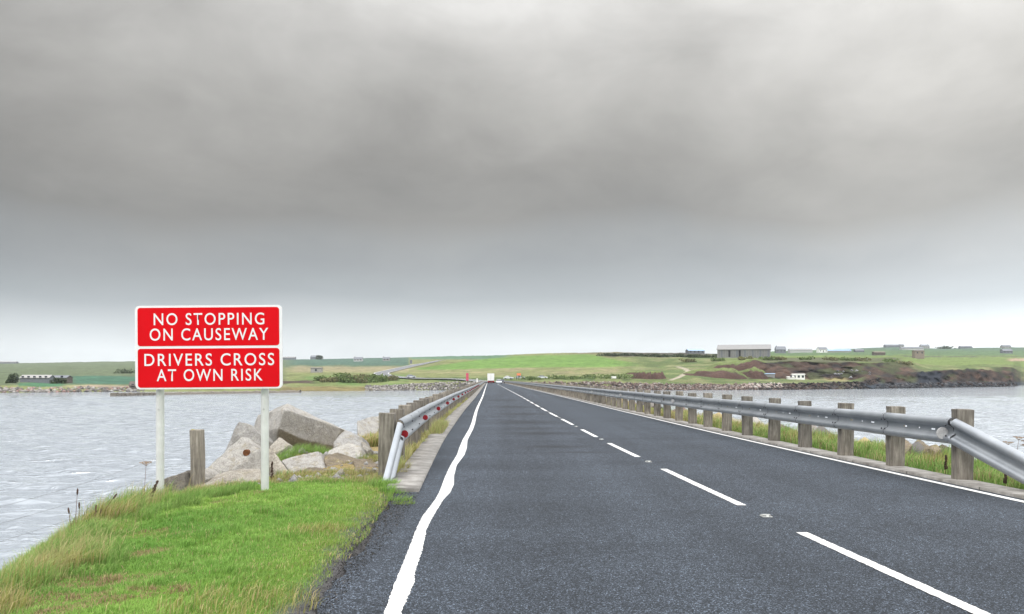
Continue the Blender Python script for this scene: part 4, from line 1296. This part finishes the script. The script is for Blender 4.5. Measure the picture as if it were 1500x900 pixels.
# long open fronted farm shed on the hill
sd = 500.0
c0 = W(1090, 521.5, sd)
shed = thing('farm_shed', 'long pale grey farm shed with vertical bays standing on the hilltop', 'shed', (c0.x, sd, land_z(c0.x, sd)-.2), None, R(-17))
w, dp, hw, hr = 29.5, 19.0, 4.3, 2.9
x, y = w/2, dp/2
base = 0
top_z = (EYE-(505.5-HY)*sd/F) - shed.location.z
hw = top_z-hr
mb = MB()
mb.box((-x,y-.3,-2),(x,y,hw)); mb.box((x-.3,-y,-2),(x,y-.3,hw))
mb.box((-x,-y,hw-.5),(x-.3,-y+.3,hw)); mb.box((-x,-y,-2),(x-.3,-y+.2,.5))
mb.build('wall', M['cladding'], shed, local=True)
mb = MB()
mb.box((-x-.02,-y,-2),(-x+.3,y-.3,hw)); mb.face_block([(-x-.02,-y,hw),(-x-.02,y,hw),(-x-.02,0,hw+hr),(-x+.3,-y,hw),(-x+.3,y,hw),(-x+.3,0,hw+hr)], [(0,2,1),(3,4,5),(0,3,5,2),(1,2,5,4)])
mb.face_block([(x,-y,hw),(x,y,hw),(x,0,hw+hr)], [(0,1,2)])
mb.build('gable_wall', M['render_pale'], shed, local=True)
mb = MB(); e = .4
for s in (-1, 1):
    ya, za = s*(y+e), hw-hr*e/y
    mb.face_block([(-x-e,ya,za),(x+e,ya,za),(x+e,0,hw+hr),(-x-e,0,hw+hr),(-x-e,ya,za+.15),(x+e,ya,za+.15),(x+e,0,hw+hr+.15),(-x-e,0,hw+hr+.15)], [(3,2,1,0),(4,5,6,7),(0,1,5,4),(1,2,6,5),(2,3,7,6),(3,0,4,7)])
mb.build('roof', M['roof_pale'], shed, local=True)
bays = 20
for k in range(bays):
    xa = -x+.35+(w-.7)*k/bays; xb = -x+.35+(w-.7)*(k+1)/bays
    mb = MB(); mb.box((xa+.14,-y+.02,.5),(xb-.14,-y+.14,hw-.52))
    mb.build('bay_panel', M['dark_open'] if k in (4, 8) else (M['slate'] if k % 3 == 1 else M['cladding']), shed, local=True)
mb = MB()
for k in range(bays+1):
    xa = -x+.35+(w-.7)*k/bays; mb.box((xa-.06,-y-.06,-2),(xa+.06,-y+.018,hw-.52))
mb.build('bay_post', M['render_pale'], shed, local=True)

house('low_house', 'low blue grey bungalow on the ridge left of the long shed', 'house', 1018, 519, 620, 12, 7, 2.2, 1.2, M['slate'], M['blue_sheet'], R(8), 4)
house('farmhouse', 'dark gabled house on the skyline just right of the long shed', 'house', 1143, 516.5, 900, 10, 8, 3.0, 3.2, M['slate'], M['slate'], R(-5), 3, 1)
house('long_barn', 'long low grey barn on the skyline between dark house and cottage', 'barn', 1172, 516.5, 950, 25, 8, 2.4, 1.6, M['render_grey'], M['roof_pale'], 0, 0)
house('cottage', 'white cottage on the right skyline with a chimney and grey roof', 'cottage', 1204, 516.5, 900, 9, 7, 3.2, 2.2, M['white'], M['slate'], R(5), 3, 1, True)
house('polytunnel_shed', 'long low shed with pale blue roof on the right skyline', 'shed', 1228, 517, 900, 24, 9, 1.7, 1.5, M['render_pale'], M['blue_sheet'], R(-4), 0)
house('low_shed', 'small dark roofed shed at the right end of the blue roof', 'shed', 1258, 517, 900, 9, 6, 1.7, 1.4, M['slate'], M['slate'], 0, 0)
house('farm_barn', 'long dark barn highest on the right horizon', 'barn', 1306, 509.5, 1450, 24, 9, 3.0, 2.0, M['slate'], M['slate'], 0, 0)
house('farm_barn', 'short pale barn end joined to the dark horizon barn', 'barn', 1320, 509.5, 1455, 7, 8, 3.2, 2.0, M['render_pale'], M['slate'], 0, 1)
house('farmhouse', 'pale farmhouse on the right horizon with grey roof and two chimneys', 'house', 1354, 510.5, 1440, 14, 8, 3.6, 2.6, M['render_pale'], M['slate'], 0, 4, 2)
house('farm_barn', 'grey barn in the field below the pale horizon farmhouse', 'barn', 1335, 517.5, 1100, 28, 8, 2.4, 1.8, M['render_grey'], M['slate'], 0, 0)
house('farm_barn', 'low dark barn alone on the horizon right of the farmhouse', 'barn', 1414, 510.8, 1450, 20, 8, 2.5, 1.8, M['slate'], M['slate'], 0, 0)
house('farmhouse', 'pale house on the horizon near the right edge', 'house', 1473, 511.5, 1400, 14, 8, 3.0, 2.2, M['render_pale'], M['slate'], 0, 3, 1)
house('farmhouse', 'dark slate house in the right field below the horizon', 'house', 1474, 522, 1000, 11, 7, 2.8, 2.2, M['slate'], M['slate'], 0, 3, 1)
house('stone_ruin', 'roofless looking stone ruin above the right cliff', 'ruin', 1345, 520, 640, 7, 5, 2.8, .5, M['stone'], M['darkstone'], 0, 2)
house('stone_ruin', 'low brown stone shed on the cliff field left of the ruin', 'ruin', 1287, 519.5, 700, 9, 5, 1.6, .6, M['darkstone'], M['stone'], 0, 0)
# left shore
house('long_barn', 'long barn with pale roof on the far left shore', 'barn', 55, 558.5, 345, 11.3, 5, 1.3, 1.1, M['slate'], M['render_pale'], R(3), 5)
house('stone_barn', 'dark brown stone barn joined to the right of pale roofed barn', 'barn', 89, 558, 352, 7.2, 5, 1.2, .9, M['darkstone'], M['slate'], 0, 2)
house('farm_barn', 'grey blue barns on the far left skyline at the edge', 'barn', 12, 534, 1450, 30, 9, 2.0, 1.4, M['slate'], M['roof_pale'], 0, 0)
house('cottage', 'small blue grey cottage by dark trees on the left shore', 'cottage', 20, 560, 338, 2.6, 2.4, 1.2, 1.0, M['slate'], M['slate'], 0, 1)
house('stone_hut', 'brown stone hut on the shore hidden partly by the sign', 'hut', 196.5, 572.5, 322, 2.6, 2.4, 1.6, 1.3, M['darkstone'], M['darkstone'], 0, 1)
house('farm_barn', 'grey barn on the skyline just right of the sign', 'barn', 424, 528, 1350, 19, 9, 3.2, 1.4, M['slate'], M['roof_pale'], 0, 0)
house('farm_barn', 'dark gabled barn on the skyline second right from the sign', 'barn', 462, 528, 1350, 14, 9, 3.4, 2.6, M['slate'], M['slate'], 0, 0)
house('block_hut', 'square pale concrete hut in the grass right of the sign', 'hut', 464, 552, 440, 5.4, 4, 2.6, .15, M['render_pale'], M['roof_pale'], 0, 1)
house('cottage', 'long grey farmhouse low in the far fields right of skyline barns', 'cottage', 525, 534.5, 900, 9, 6, 2.4, 2.0, M['render_grey'], M['slate'], 0, 3, 1)
house('cottage', 'pale cottage in far fields left of the winding road', 'cottage', 566, 532.5, 900, 7, 6, 2.2, 1.8, M['render_pale'], M['slate'], 0, 2, 1)
# white site cabin and shed under the right cliff
cab = house('site_cabin', 'white flat roofed cabin on the shore below the right cliff', 'cabin', 1169, 557.5, 404, 5.6, 3, 2.5, .2, M['white'], M['white'], R(-6), 3)
house('site_cabin', 'low white tank shed joined left of the white cabin', 'cabin', 1158, 557.5, 403, 3.2, 2.5, 1.2, .2, M['white'], M['white'], R(-6), 1)
house('site_cabin', 'low pale blue container left of the white cabin', 'container', 1126, 556, 404, 5.0, 2.4, 1.3, .2, M['roof_pale'], M['blue_sheet'], 0, 0)
# long breakwater in the left bay
jt = thing('jetty', 'low dark stone jetty in the left bay behind the sign', 'jetty', (W(290,578,240).x, 240, WATER_Z))
rows = []
for i in range(60):
    s = i/59; px = 168+(440-168)*s; dd = 232+60*s; x = (px-PX0)*dd/F
    hh = .75+.5*mnoise.noise(Vector((i*.7, 0, 0)))
    if i == 0: hh = .3
    rows.append([(x, dd-1.6, WATER_Z-.6), (x, dd-1.1, WATER_Z+hh*.8), (x, dd, WATER_Z+hh), (x, dd+1.2, WATER_Z+hh*.8), (x, dd+1.7, WATER_Z-.6)])
mb = MB(); mb.grid(rows); mb.build('jetty_wall', M['conc_dark'], jt)
mb = MB()
for i in range(0, 70):
    px = 166+60*random.random(); dd = 230+.22*(px-168)+random.uniform(-1.5,.5); x = (px-PX0)*dd/F; r = random.uniform(.3,.8)
    mb.box((x-r, dd-r, WATER_Z-.3), (x+r, dd+r, WATER_Z+r*1.1), None)
mb.build('jetty_stone', M['conc_dark'], jt)

# ------------------------------------------------------------------ bushes and hedges on the far shore
def leaf_clump(cx_, cy_, cz_, rx, ry, rz, cnt, size, c0, c1, seed):
    g = np.random.default_rng(seed)
    nl = max(3, int(rx*rz*1.2)+3)
    lob = np.stack([(g.random(nl)-.5)*1.5*rx, (g.random(nl)-.5)*1.3*ry, (g.random(nl)*.9)*rz], -1)
    li = g.integers(0, nl, cnt)
    v = g.normal(size=(cnt,3)); v /= np.linalg.norm(v, axis=1)[:, None]
    rad = (.6+.4*g.random((cnt,1)))*np.array([[rx*.55, ry*.55, rz*.5]])
    P = lob[li]+v*rad; P[:, 2] = np.abs(P[:, 2])
    P += np.array([cx_, cy_, cz_])
    a = g.normal(size=(cnt,3)); a /= np.linalg.norm(a, axis=1)[:, None]
    b = np.cross(a, g.normal(size=(cnt,3))); b /= np.linalg.norm(b, axis=1)[:, None]
    s = size*(.5+g.random((cnt,1)))
    V = np.stack([P-a*s-b*s*.5, P+a*s-b*s*.5, P+a*s*.6+b*s*.6, P-a*s*.6+b*s*.6], 1).reshape(-1,3)
    k = g.random((cnt,1)); C = (np.array(c0)*(1-k)+np.array(c1)*k)
    C = C*(.75+.5*g.random((nl,1)))[li]
    return V, np.repeat(C, 4, 0)
def bush(name, label, px, base, dd, w, h, c0, c1, seed, cat='bush', group=None, cnt=420, size=.35):
    c = W(px, base, dd); z = land_z(c.x, dd)-.2
    V, C = leaf_clump(c.x, dd, z, w/2, w/2.4, h, cnt, size, c0, c1, seed)
    m = len(V)//4
    o = np_mesh(name, V-np.array([c.x, dd, z]), np.arange(len(V)), np.arange(m)*4, np.full(m,4), M['leaf'], C)
    o.location = (c.x, dd, z)
    return tag(o, label, cat, group)
GB = ((.10,.15,.048), (.16,.21,.08)); GD = ((.045,.065,.035), (.08,.10,.05)); GR = ((.13,.13,.06), (.19,.18,.09))
gl = 'scrub bushes on the left far shore'
lab = ['dark green scrub bush on the far shore above the waterline right of sign', 'round green bush on the far shore below the winding road', 'large green bush on the far shore left of the rock armour']
for i, (px, base, dd, w, h) in enumerate(((483,563,358,7,2.4),(497,563,362,8,3.0),(510,562,360,7,2.6),(524,563,362,8,2.8),(540,563,366,9,2.4),(556,562,372,8,2.6),(570,561,380,8,2.0),(470,561,362,6,1.8),(505,557,390,8,2.0),(530,557,392,8,1.8),(548,556,398,7,1.8))):
    bush('scrub_bush', 'green scrub bush among others above the left far shore', px, base, dd, w, h, *(GB if i % 3 else GR), 40+i, 'bush', gl)
bush('dark_trees', 'dark clump of trees by the cottage on the far left shore', 19, 561, 330, 4.2, 3.2, *GD, 3, 'trees', None, 500, .4)
bush('dark_trees', 'dark trees beside the brown barn on the left shore', 84, 562, 342, 5, 1.8, *GD, 4, 'trees')
bush('dark_hedge', 'dark hedge line in the green field left of the sign', 184, 550.5, 560, 12, 2.6, *GD, 5, 'hedge')
bush('dark_trees', 'dark tree clump on the skyline at the second barn', 468, 529, 1300, 10, 5, *GD, 6, 'trees', None, 300, .9)
for i, px in enumerate(range(884, 1050, 12)):
    bush('hedge_clump', 'dark scrub clump in the hedge line along the middle ridge', px, 522.5+ (px-884)*.012, 555-(px-884)*.3, 8, 1.7, *GD, 60+i, 'hedge', 'hedge clumps along the middle ridge', 260, .4)
for i, px in enumerate((1010,1050,1095,1125,1140,1180,1215,1240,1262,1300,1325)):
    bush('cliff_scrub', 'olive scrub bush along the edge of the right cliff top', px, 527.5, 462, 9, 1.6, *(GB if i % 2 else GR), 90+i, 'bush', 'scrub along the right cliff top', 260, .4)
for i, (px, dd) in enumerate(((780,372),(812,374),(848,374),(875,374),(905,376))):
    bush('verge_scrub', 'dark green scrub at the foot of the pale grass slope', px, 558, dd, 12, 1.7, *GB, 120+i, 'bush', 'scrub at the foot of the slope', 320, .35)
bush('horizon_trees', 'dark tree line on the right horizon between barns', 1385, 511.5, 1480, 26, 4, *GD, 131, 'trees', None, 300, 1.0)

# ------------------------------------------------------------------ vehicles
def wheel(mb, x, y, r, w):
    mb.tube([(x-w/2, y, r), (x+w/2, y, r)], r, 14)
def car(label, px, base, dd, rz, paint, name='car', z=None, group='cars near the far end of the causeway', x=None):
    c = W(px, base, dd)
    if z is not None: c.z = z
    t = thing(name, label, 'car', tuple(c), group, rz)
    # car faces -y, 4.2 long, 1.75 wide
    prof = [(-2.1,.35),(-2.12,.65),(-2.0,.80),(-1.1,.95),(1.95,.98),(2.1,.80),(2.1,.35)]
    mb = MB(); n = len(prof)
    for sx_ in (-1,):
        vs = [(s*.87*(.96 if z_ > .9 else 1), y, z_) for s in (-1, 1) for y, z_ in prof]
        fs = [tuple(range(n)), tuple(range(2*n-1, n-1, -1))] + [(i, n+i, n+(i+1) % n, (i+1) % n) for i in range(n)]
        mb.face_block(vs, fs)
    roof = [(-1.1+.85,1.38),(-.1,1.44),(1.1,1.42)]
    mb.face_block([(-.62,-.25,1.40),(.62,-.25,1.40),(.62,1.15,1.42),(-.62,1.15,1.42),(-.60,-.2,1.45),(.60,-.2,1.45),(.60,1.1,1.47),(-.60,1.1,1.47)], [(4,5,6,7),(0,1,5,4),(1,2,6,5),(2,3,7,6),(3,0,4,7),(3,2,1,0)])
    mb.build('body', paint, t, local=True, smooth=True, angle=30)
    mb = MB()
    mb.face_block([(-.80,-1.05,.95),(.80,-1.05,.95),(.80,1.75,.97),(-.80,1.75,.97),(-.61,-.25,1.40),(.61,-.25,1.40),(.61,1.14,1.42),(-.61,1.14,1.42)], [(3,2,1,0),(4,5,6,7),(0,1,5,4),(1,2,6,5),(2,3,7,6),(3,0,4,7)])
    mb.build('window', M['glass'], t, local=True)
    for sx_ in (-.78, .78):
        for yy_ in (-1.3, 1.3):
            mb = MB(); wheel(mb, sx_, yy_, .31, .2); mb.build('wheel', M['tyre'], t, local=True, smooth=True, angle=40)
    for sx_ in (-.62, .62):
        mb = MB(); mb.box((sx_-.16,-2.135,.60),(sx_+.16,-2.0,.74)); mb.build('headlight', M['lamp_clear'], t, local=True)
        mb = MB(); mb.box((sx_-.16,2.05,.66),(sx_+.16,2.115,.80)); mb.build('tail_light', M['lamp_red'], t, local=True)
    return t
hd = math.atan(.0275)
car('pale silver car coming towards the viewer beside the white truck', 730.8, 560.6, 262, hd, M['car_pale'], z=.005)
car('dark car following close behind the pale oncoming car', 735.6, 560, 300, hd, M['car_dark'], z=.005)
car('silver car with curved roof parked beyond the right barrier', 795, 561.5, 372, R(80), M['car_pale'], z=land_z(W(795,561,372).x, 372)+.45)
car('grey car parked far beyond the right barrier near orange sign', 762, 560.5, 378, R(80), M['car_silver'], z=land_z(W(762,560,378).x, 378)+.2)
car('white car parked just right of the oncoming cars', 745, 560.5, 376, R(70), M['car_pale'], z=land_z(W(745,560,376).x, 376)+.2)
cx_, cy_ = (602-PX0)*392/F, 392
car('blue grey car on the bend of the winding hillside road', 602, 556, 392, R(115), M['car_silver'], z=land_z(cx_, cy_)+.36, group='cars on the hillside road')

tk = thing('box_truck', 'white box truck driving away at the far end of the left lane', 'truck', (W(719,561,312).x, 312, .005), None, hd)
mb = MB(); mb.box((-1.22,-3.4,.95),(1.22,3.0,3.55)); mb.build('cargo_box', M['white'], tk, local=True)
mb = MB(); mb.box((-1.15,-3.3,.55),(1.15,5.0,.947)); mb.build('chassis', M['tyre'], tk, local=True)
mb = MB(); mb.box((-1.1,3.2,.95),(1.1,5.0,2.7)); cb = mb.build('cab', M['white'], tk, local=True)
mb = MB(); mb.box((-.95,4.95,1.6),(.95,5.02,2.5)); mb.build('windscreen', M['glass'], cb, local=True)
mb = MB(); mb.box((-1.1,-3.46,.42),(1.1,-3.32,.58)); mb.build('bumper', M['lamp_red'], tk, local=True)
for s in (-1, 1):
    for yy_ in (-2.0, 4.1):
        mb = MB(); wheel(mb, s*.98, yy_, .46, .3); mb.build('wheel', M['tyre'], tk, local=True, smooth=True, angle=40)
    mb = MB(); mb.box((s*.95-.18,-3.48,.66),(s*.95+.18,-3.31,.86)); mb.build('tail_light', M['lamp_red'], tk, local=True)
for s in (-.01, .01):
    pass
mb = MB(); mb.box((-.015,-3.425,.98),(.015,-3.401,3.5)); mb.build('door_seam', M['tyre'], tk, local=True)

# small signs at the far end
def small_sign(name, label, px, base, dd, w, h, lift, mat, z=None):
    c = W(px, base, dd); c.z = max(land_z(c.x, dd), 0) if z is None else z
    t = thing(name, label, 'sign', tuple(c))
    mb = MB(); mb.box((-w/2,-.05,lift),(w/2,.0,lift+h)); mb.build('panel', mat, t, local=True)
    for s in ((-w*.35, w*.35) if w > 1 else (0,)):
        mb = MB(); mb.tube([(s,.06,-.4),(s,.06,lift+h*.9)], .05, 8); mb.build('post', M['sign_post'], t, local=True)
    return t
small_sign('marker_board', 'tall narrow faded red board at the far end of causeway', 684.5, 559, 352, 1.05, 3.1, .9, M['pink'])
small_sign('marker_post', 'small white marker post between red board and truck', 699, 559.5, 350, .55, 1.5, .3, M['white'])
small_sign('warning_sign', 'small orange warning sign beyond the right barrier', 760, 558, 372, 1.7, 1.0, 2.0, M['orange'])
small_sign('white_board', 'small white board on the bank beyond the right barrier', 899, 563, 372, 2.2, 1.0, .3, M['white'])
small_sign('direction_sign', 'grey backed sign beside the winding road at the top', 602, 536.5, 560, 1.6, 2.4, 1.4, M['slate'])
# fence line on the field ridge
rf = thing('ridge_fence', 'thin post fence along the skyline of the bright green field', 'fence', tuple(W(850,519.5,590)))
for k in range(26):
    px = 812+k*5.6; dd = 592-k*.4; c = W(px, 519.5, dd); z = land_z(c.x, dd)
    mb = MB(); mb.box((c.x-.07, dd-.07, z-.5), (c.x+.07, dd+.07, z+1.2)); mb.build('post', M['darkstone'], rf)
    if k:
        mb = MB(); mb.tube([prev+Vector((0,0,1.0)), Vector((c.x,dd,z+1.0))], .015, 4, False); mb.build('wire', M['wire'], rf)
    prev = Vector((c.x, dd, z))

# ------------------------------------------------------------------ weeds with stalks and seed heads
def stalk(name, label, px, base, top, dd, lean, head, cat='weed', group=None):
    x0 = (px-PX0)*dd/F; z0 = float(ground_z(x0, dd))-.02; z1 = EYE-(top-HY)*dd/F
    t = thing(name, label, cat, (x0, dd, z0), group)
    H = z1-z0
    p = [Vector((x0+lean*H*(s**1.6), dd, z0+H*s)) for s in (0,.3,.6,.85,1)]
    mb = MB(); mb.tube(p, [.004,.0035,.003,.0025,.002], 5); mb.build('stem', M['stalk'], t)
    mb = MB()
    if head == 'plantain':
        dr = (p[-1]-p[-2]).normalized()
        mb.tube([p[-1]-dr*.01, p[-1]+dr*.01, p[-1]+dr*.035, p[-1]+dr*.055, p[-1]+dr*.062], [.004,.009,.010,.007,.002], 7)
        mb.build('seed_head', M['seed'], t, smooth=True)
    elif head == 'umbel':
        rr = random.Random(int(px))
        for k in range(16):
            a = k*2.4; r = .075*math.sqrt((k+.5)/16)
            e = p[-1]+Vector((r*math.cos(a), r*math.sin(a), .035+rr.random()*.015))
            mb.tube([p[-1], e], [.0015,.001], 4); mb.box(e-Vector((.008,.008,.004)), e+Vector((.008,.008,.006)))
        mb.build('seed_head', M['umbel'], t)
    elif head == 'dock':
        rr = random.Random(int(px))
        for k in range(60):
            s = .35+.63*rr.random(); q = p[0].lerp(p[-1], s); q.x = x0+lean*H*(s**1.6)
            w_ = .022*(1.15-s)+.004
            q = q+Vector((rr.uniform(-w_,w_), rr.uniform(-w_,w_), 0)); r = rr.uniform(.004,.008)
            mb.box(q-Vector((r,r,r*1.4)), q+Vector((r,r,r*1.4)))
        mb.build('seed_head', M['seed'], t)
    return t
gp = 'ribwort stalks at the sea edge'
for px, base, top, lean in ((110,800,724,.05),(105,790,752,-.1),(116,800,744,.0),(131,795,755,.35),(138,790,748,.08),(145,780,730,.5),(143,785,752,.2)):
    stalk('plantain_stalk', 'thin stalk with dark brown seed head at the sea edge of the lawn', px, base, top, 9.1, lean, 'plantain', 'weed', gp)
stalk('dry_umbel', 'dried brown umbel on a tall stalk left of the left sign post', 211, 745, 683, 10.6, .05, 'umbel')
stalk('dry_stalk', 'bare reddish stalk leaning right beside the left sign post', 219, 745, 703, 10.5, .35, 'dock')
for px, top, ln in ((1487,645,.1),(1494,650,.2),(1481,652,-.1),(1498,656,.1)):
    stalk('dry_umbel', 'dried brown umbel among others above the right barrier ramp', px, 690, top, 13.0, ln, 'umbel', 'weed', 'dry umbels above the right ramp')
stalk('dock_stalk', 'dark brown dock stalk in grass left of the nearest right post', 1385, 697, 667, 12.6, .02, 'dock')
stalk('dock_stalk', 'dark brown dock stalk at the foot of the right barrier ramp', 1472, 716, 694, 11.2, .05, 'dock')
stalk('dock_stalk', 'red brown dock stalk right of the right sign post', 398, 708, 676, 12.4, .02, 'dock')
# broad leaved dock at the lawn edge
x0, y0 = pxg(135, 820); y0 = 8.6; x0 = (137-PX0)*y0/F
dk = thing('dock_plant', 'broad leaved dark green dock plant in the long grass at lawn edge', 'plant', (x0, y0, float(ground_z(x0, y0))))
rr = random.Random(4)
for k in range(30):
    a = rr.random()*6.283; L_ = rr.uniform(.09,.22); tilt = rr.uniform(.1,.75); w_ = L_*.13
    mb = MB(); rows = []
    for s in range(6):
        f = s/5; wv = w_*math.sin(min(1, f*1.15+.08)*math.pi)**.7 if f < .87 else .002
        r = L_*f; out = r*math.sin(tilt)*(1+.3*f); up = r*math.cos(tilt)-.10*f*f*L_
        cxx, cyy = out*math.cos(a), out*math.sin(a)
        rows.append([(cxx-math.sin(a)*wv, cyy+math.cos(a)*wv, up+.01), (cxx, cyy, up), (cxx+math.sin(a)*wv, cyy-math.cos(a)*wv, up+.01)])
    mb.grid(rows); mb.build('leaf', simple('dock_leaf', (.09,.17,.035), .5, 0, .3, 20) if k == 0 else bpy.data.materials['dock_leaf'], dk, local=True, smooth=True)

# ------------------------------------------------------------------ damp sea air
hm = bpy.data.materials.new('haze'); hm.use_nodes = True; ht = hm.node_tree; ht.nodes.clear()
ho = ht.nodes.new('ShaderNodeOutputMaterial'); hv = ht.nodes.new('ShaderNodeVolumePrincipled')
hv.inputs['Color'].default_value = (.80, .88, .95, 1); hv.inputs['Density'].default_value = .00010
ht.links.new(hv.outputs[0], ho.inputs['Volume'])
mb = MB(); mb.box((-3600, -300, -7.5), (3600, 2300, 75))
tag(mb.build('haze', hm), kind='stuff')

# ------------------------------------------------------------------ sky and light
SUN_EL, SUN_AZ = R(50), R(-135)          # azimuth clockwise from +Y (to the right)
wd = bpy.data.worlds.new('World'); scene.world = wd; wd.use_nodes = True
nt = wd.node_tree; nt.nodes.clear()
class WN(NT):
    def __init__(s, t): s.t = t
w = WN(nt)
out = nt.nodes.new('ShaderNodeOutputWorld')
sky = nt.nodes.new('ShaderNodeTexSky'); sky.sky_type = 'NISHITA'; sky.sun_disc = False
sky.sun_elevation = SUN_EL; sky.sun_rotation = SUN_AZ; sky.air_density = 1; sky.dust_density = 2
bg1 = nt.nodes.new('ShaderNodeBackground'); bg1.inputs[1].default_value = .05
w.l(sky.outputs[0], bg1.inputs[0])
tc = nt.nodes.new('ShaderNodeTexCoord')
sep = nt.nodes.new('ShaderNodeSeparateXYZ'); w.l(tc.outputs['Generated'], sep.inputs[0])
zc_ = w.math('MAXIMUM', sep.outputs[2], 0.0)
# soft banks: noise on a cloud layer overhead
cmb = nt.nodes.new('ShaderNodeCombineXYZ')
w.l(sep.outputs[0], cmb.inputs[0]); w.l(sep.outputs[1], cmb.inputs[1]); w.l(w.math('MULTIPLY', zc_, 1.7), cmb.inputs[2])
cn1 = w.noise(cmb.outputs[0], 2.3, 3, .5, .25)
cmc = nt.nodes.new('ShaderNodeCombineXYZ')
w.l(sep.outputs[0], cmc.inputs[0]); w.l(w.math('ADD', sep.outputs[1], 3.0), cmc.inputs[1]); w.l(w.math('MULTIPLY', zc_, 1.9), cmc.inputs[2])
cn2 = w.noise(cmc.outputs[0], 5.0, 9, .60, .25)
low = w.ramp(zc_, [(0, .10), (.05, .45), (.16, 1)])
zs = w.math('ADD', zc_, w.math('MULTIPLY', low, w.math('MULTIPLY', w.math('SUBTRACT', cn1, .5), .12)))
zs = w.math('ADD', zs, w.math('MULTIPLY', low, w.math('MULTIPLY', w.math('SUBTRACT', cn2, .5), .06)))
base = w.ramp(zs, [(0,(.80,.84,.85)),(.036,(.77,.81,.825)),(.062,(.60,.64,.66)),(.088,(.42,.452,.472)),(.125,(.345,.362,.372)),(.155,(.322,.331,.332)),(.188,(.272,.268,.256)),(.24,(.300,.293,.277)),(.31,(.39,.382,.363)),(.40,(.525,.517,.498)),(.60,(1.15,1.15,1.14)),(1,(1.9,1.9,1.93))])
xr = w.math('MULTIPLY_ADD', sep.outputs[0], .5, .5)
fx = w.ramp(xr, [(.1,.40),(.25,.40),(.36,.455),(.5,.5),(.62,.57),(.70,.70),(.78,.84),(1,.86)])
fx = w.mix(1.0, fx, (2,2,2), 'MULTIPLY')
yr = w.ramp(w.math('MULTIPLY_ADD', sep.outputs[1], .5, .5), [(.25,1.0),(.62,.62)])  # sky behind the camera brightened, added to light surfaces facing the view
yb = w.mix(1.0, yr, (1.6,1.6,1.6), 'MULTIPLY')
hgt = w.ramp(zc_, [(0, .5), (.12, .8), (.35, 1)])
fac = w.mix(hgt, (1,1,1), fx)
c = w.mix(1.0, base, fac, 'MULTIPLY')
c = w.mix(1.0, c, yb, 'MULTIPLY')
c = w.mix(1.0, c, w.ramp(cn2, [(.28, .88), (.72, 1.11)]), 'MULTIPLY')
c = w.mix(1.0, c, w.ramp(cn1, [(.3, .88), (.7, 1.12)]), 'MULTIPLY')
bg2 = nt.nodes.new('ShaderNodeBackground'); bg2.inputs[1].default_value = 1.0
w.l(c, bg2.inputs[0])
mx = nt.nodes.new('ShaderNodeMixShader'); mx.inputs[0].default_value = .94
w.l(bg1.outputs[0], mx.inputs[1]); w.l(bg2.outputs[0], mx.inputs[2]); w.l(mx.outputs[0], out.inputs[0])

sun = bpy.data.lights.new('sun', 'SUN'); sun.energy = 1.2; sun.angle = R(18); sun.color = (1, .97, .92)
so = bpy.data.objects.new('sun', sun); COL.objects.link(so)
dirv = Vector((math.sin(SUN_AZ)*math.cos(SUN_EL), math.cos(SUN_AZ)*math.cos(SUN_EL), math.sin(SUN_EL)))
so.rotation_euler = (-dirv).to_track_quat('-Z', 'Y').to_euler()

scene.view_settings.view_transform = 'Standard'
scene.view_settings.look = 'None'
scene.view_settings.exposure = 0.4
scene.view_settings.gamma = 1.0
scene.render.film_transparent = False
scene.cycles.max_bounces = 5
scene.cycles.diffuse_bounces = 2
scene.cycles.glossy_bounces = 3
scene.cycles.use_denoising = True
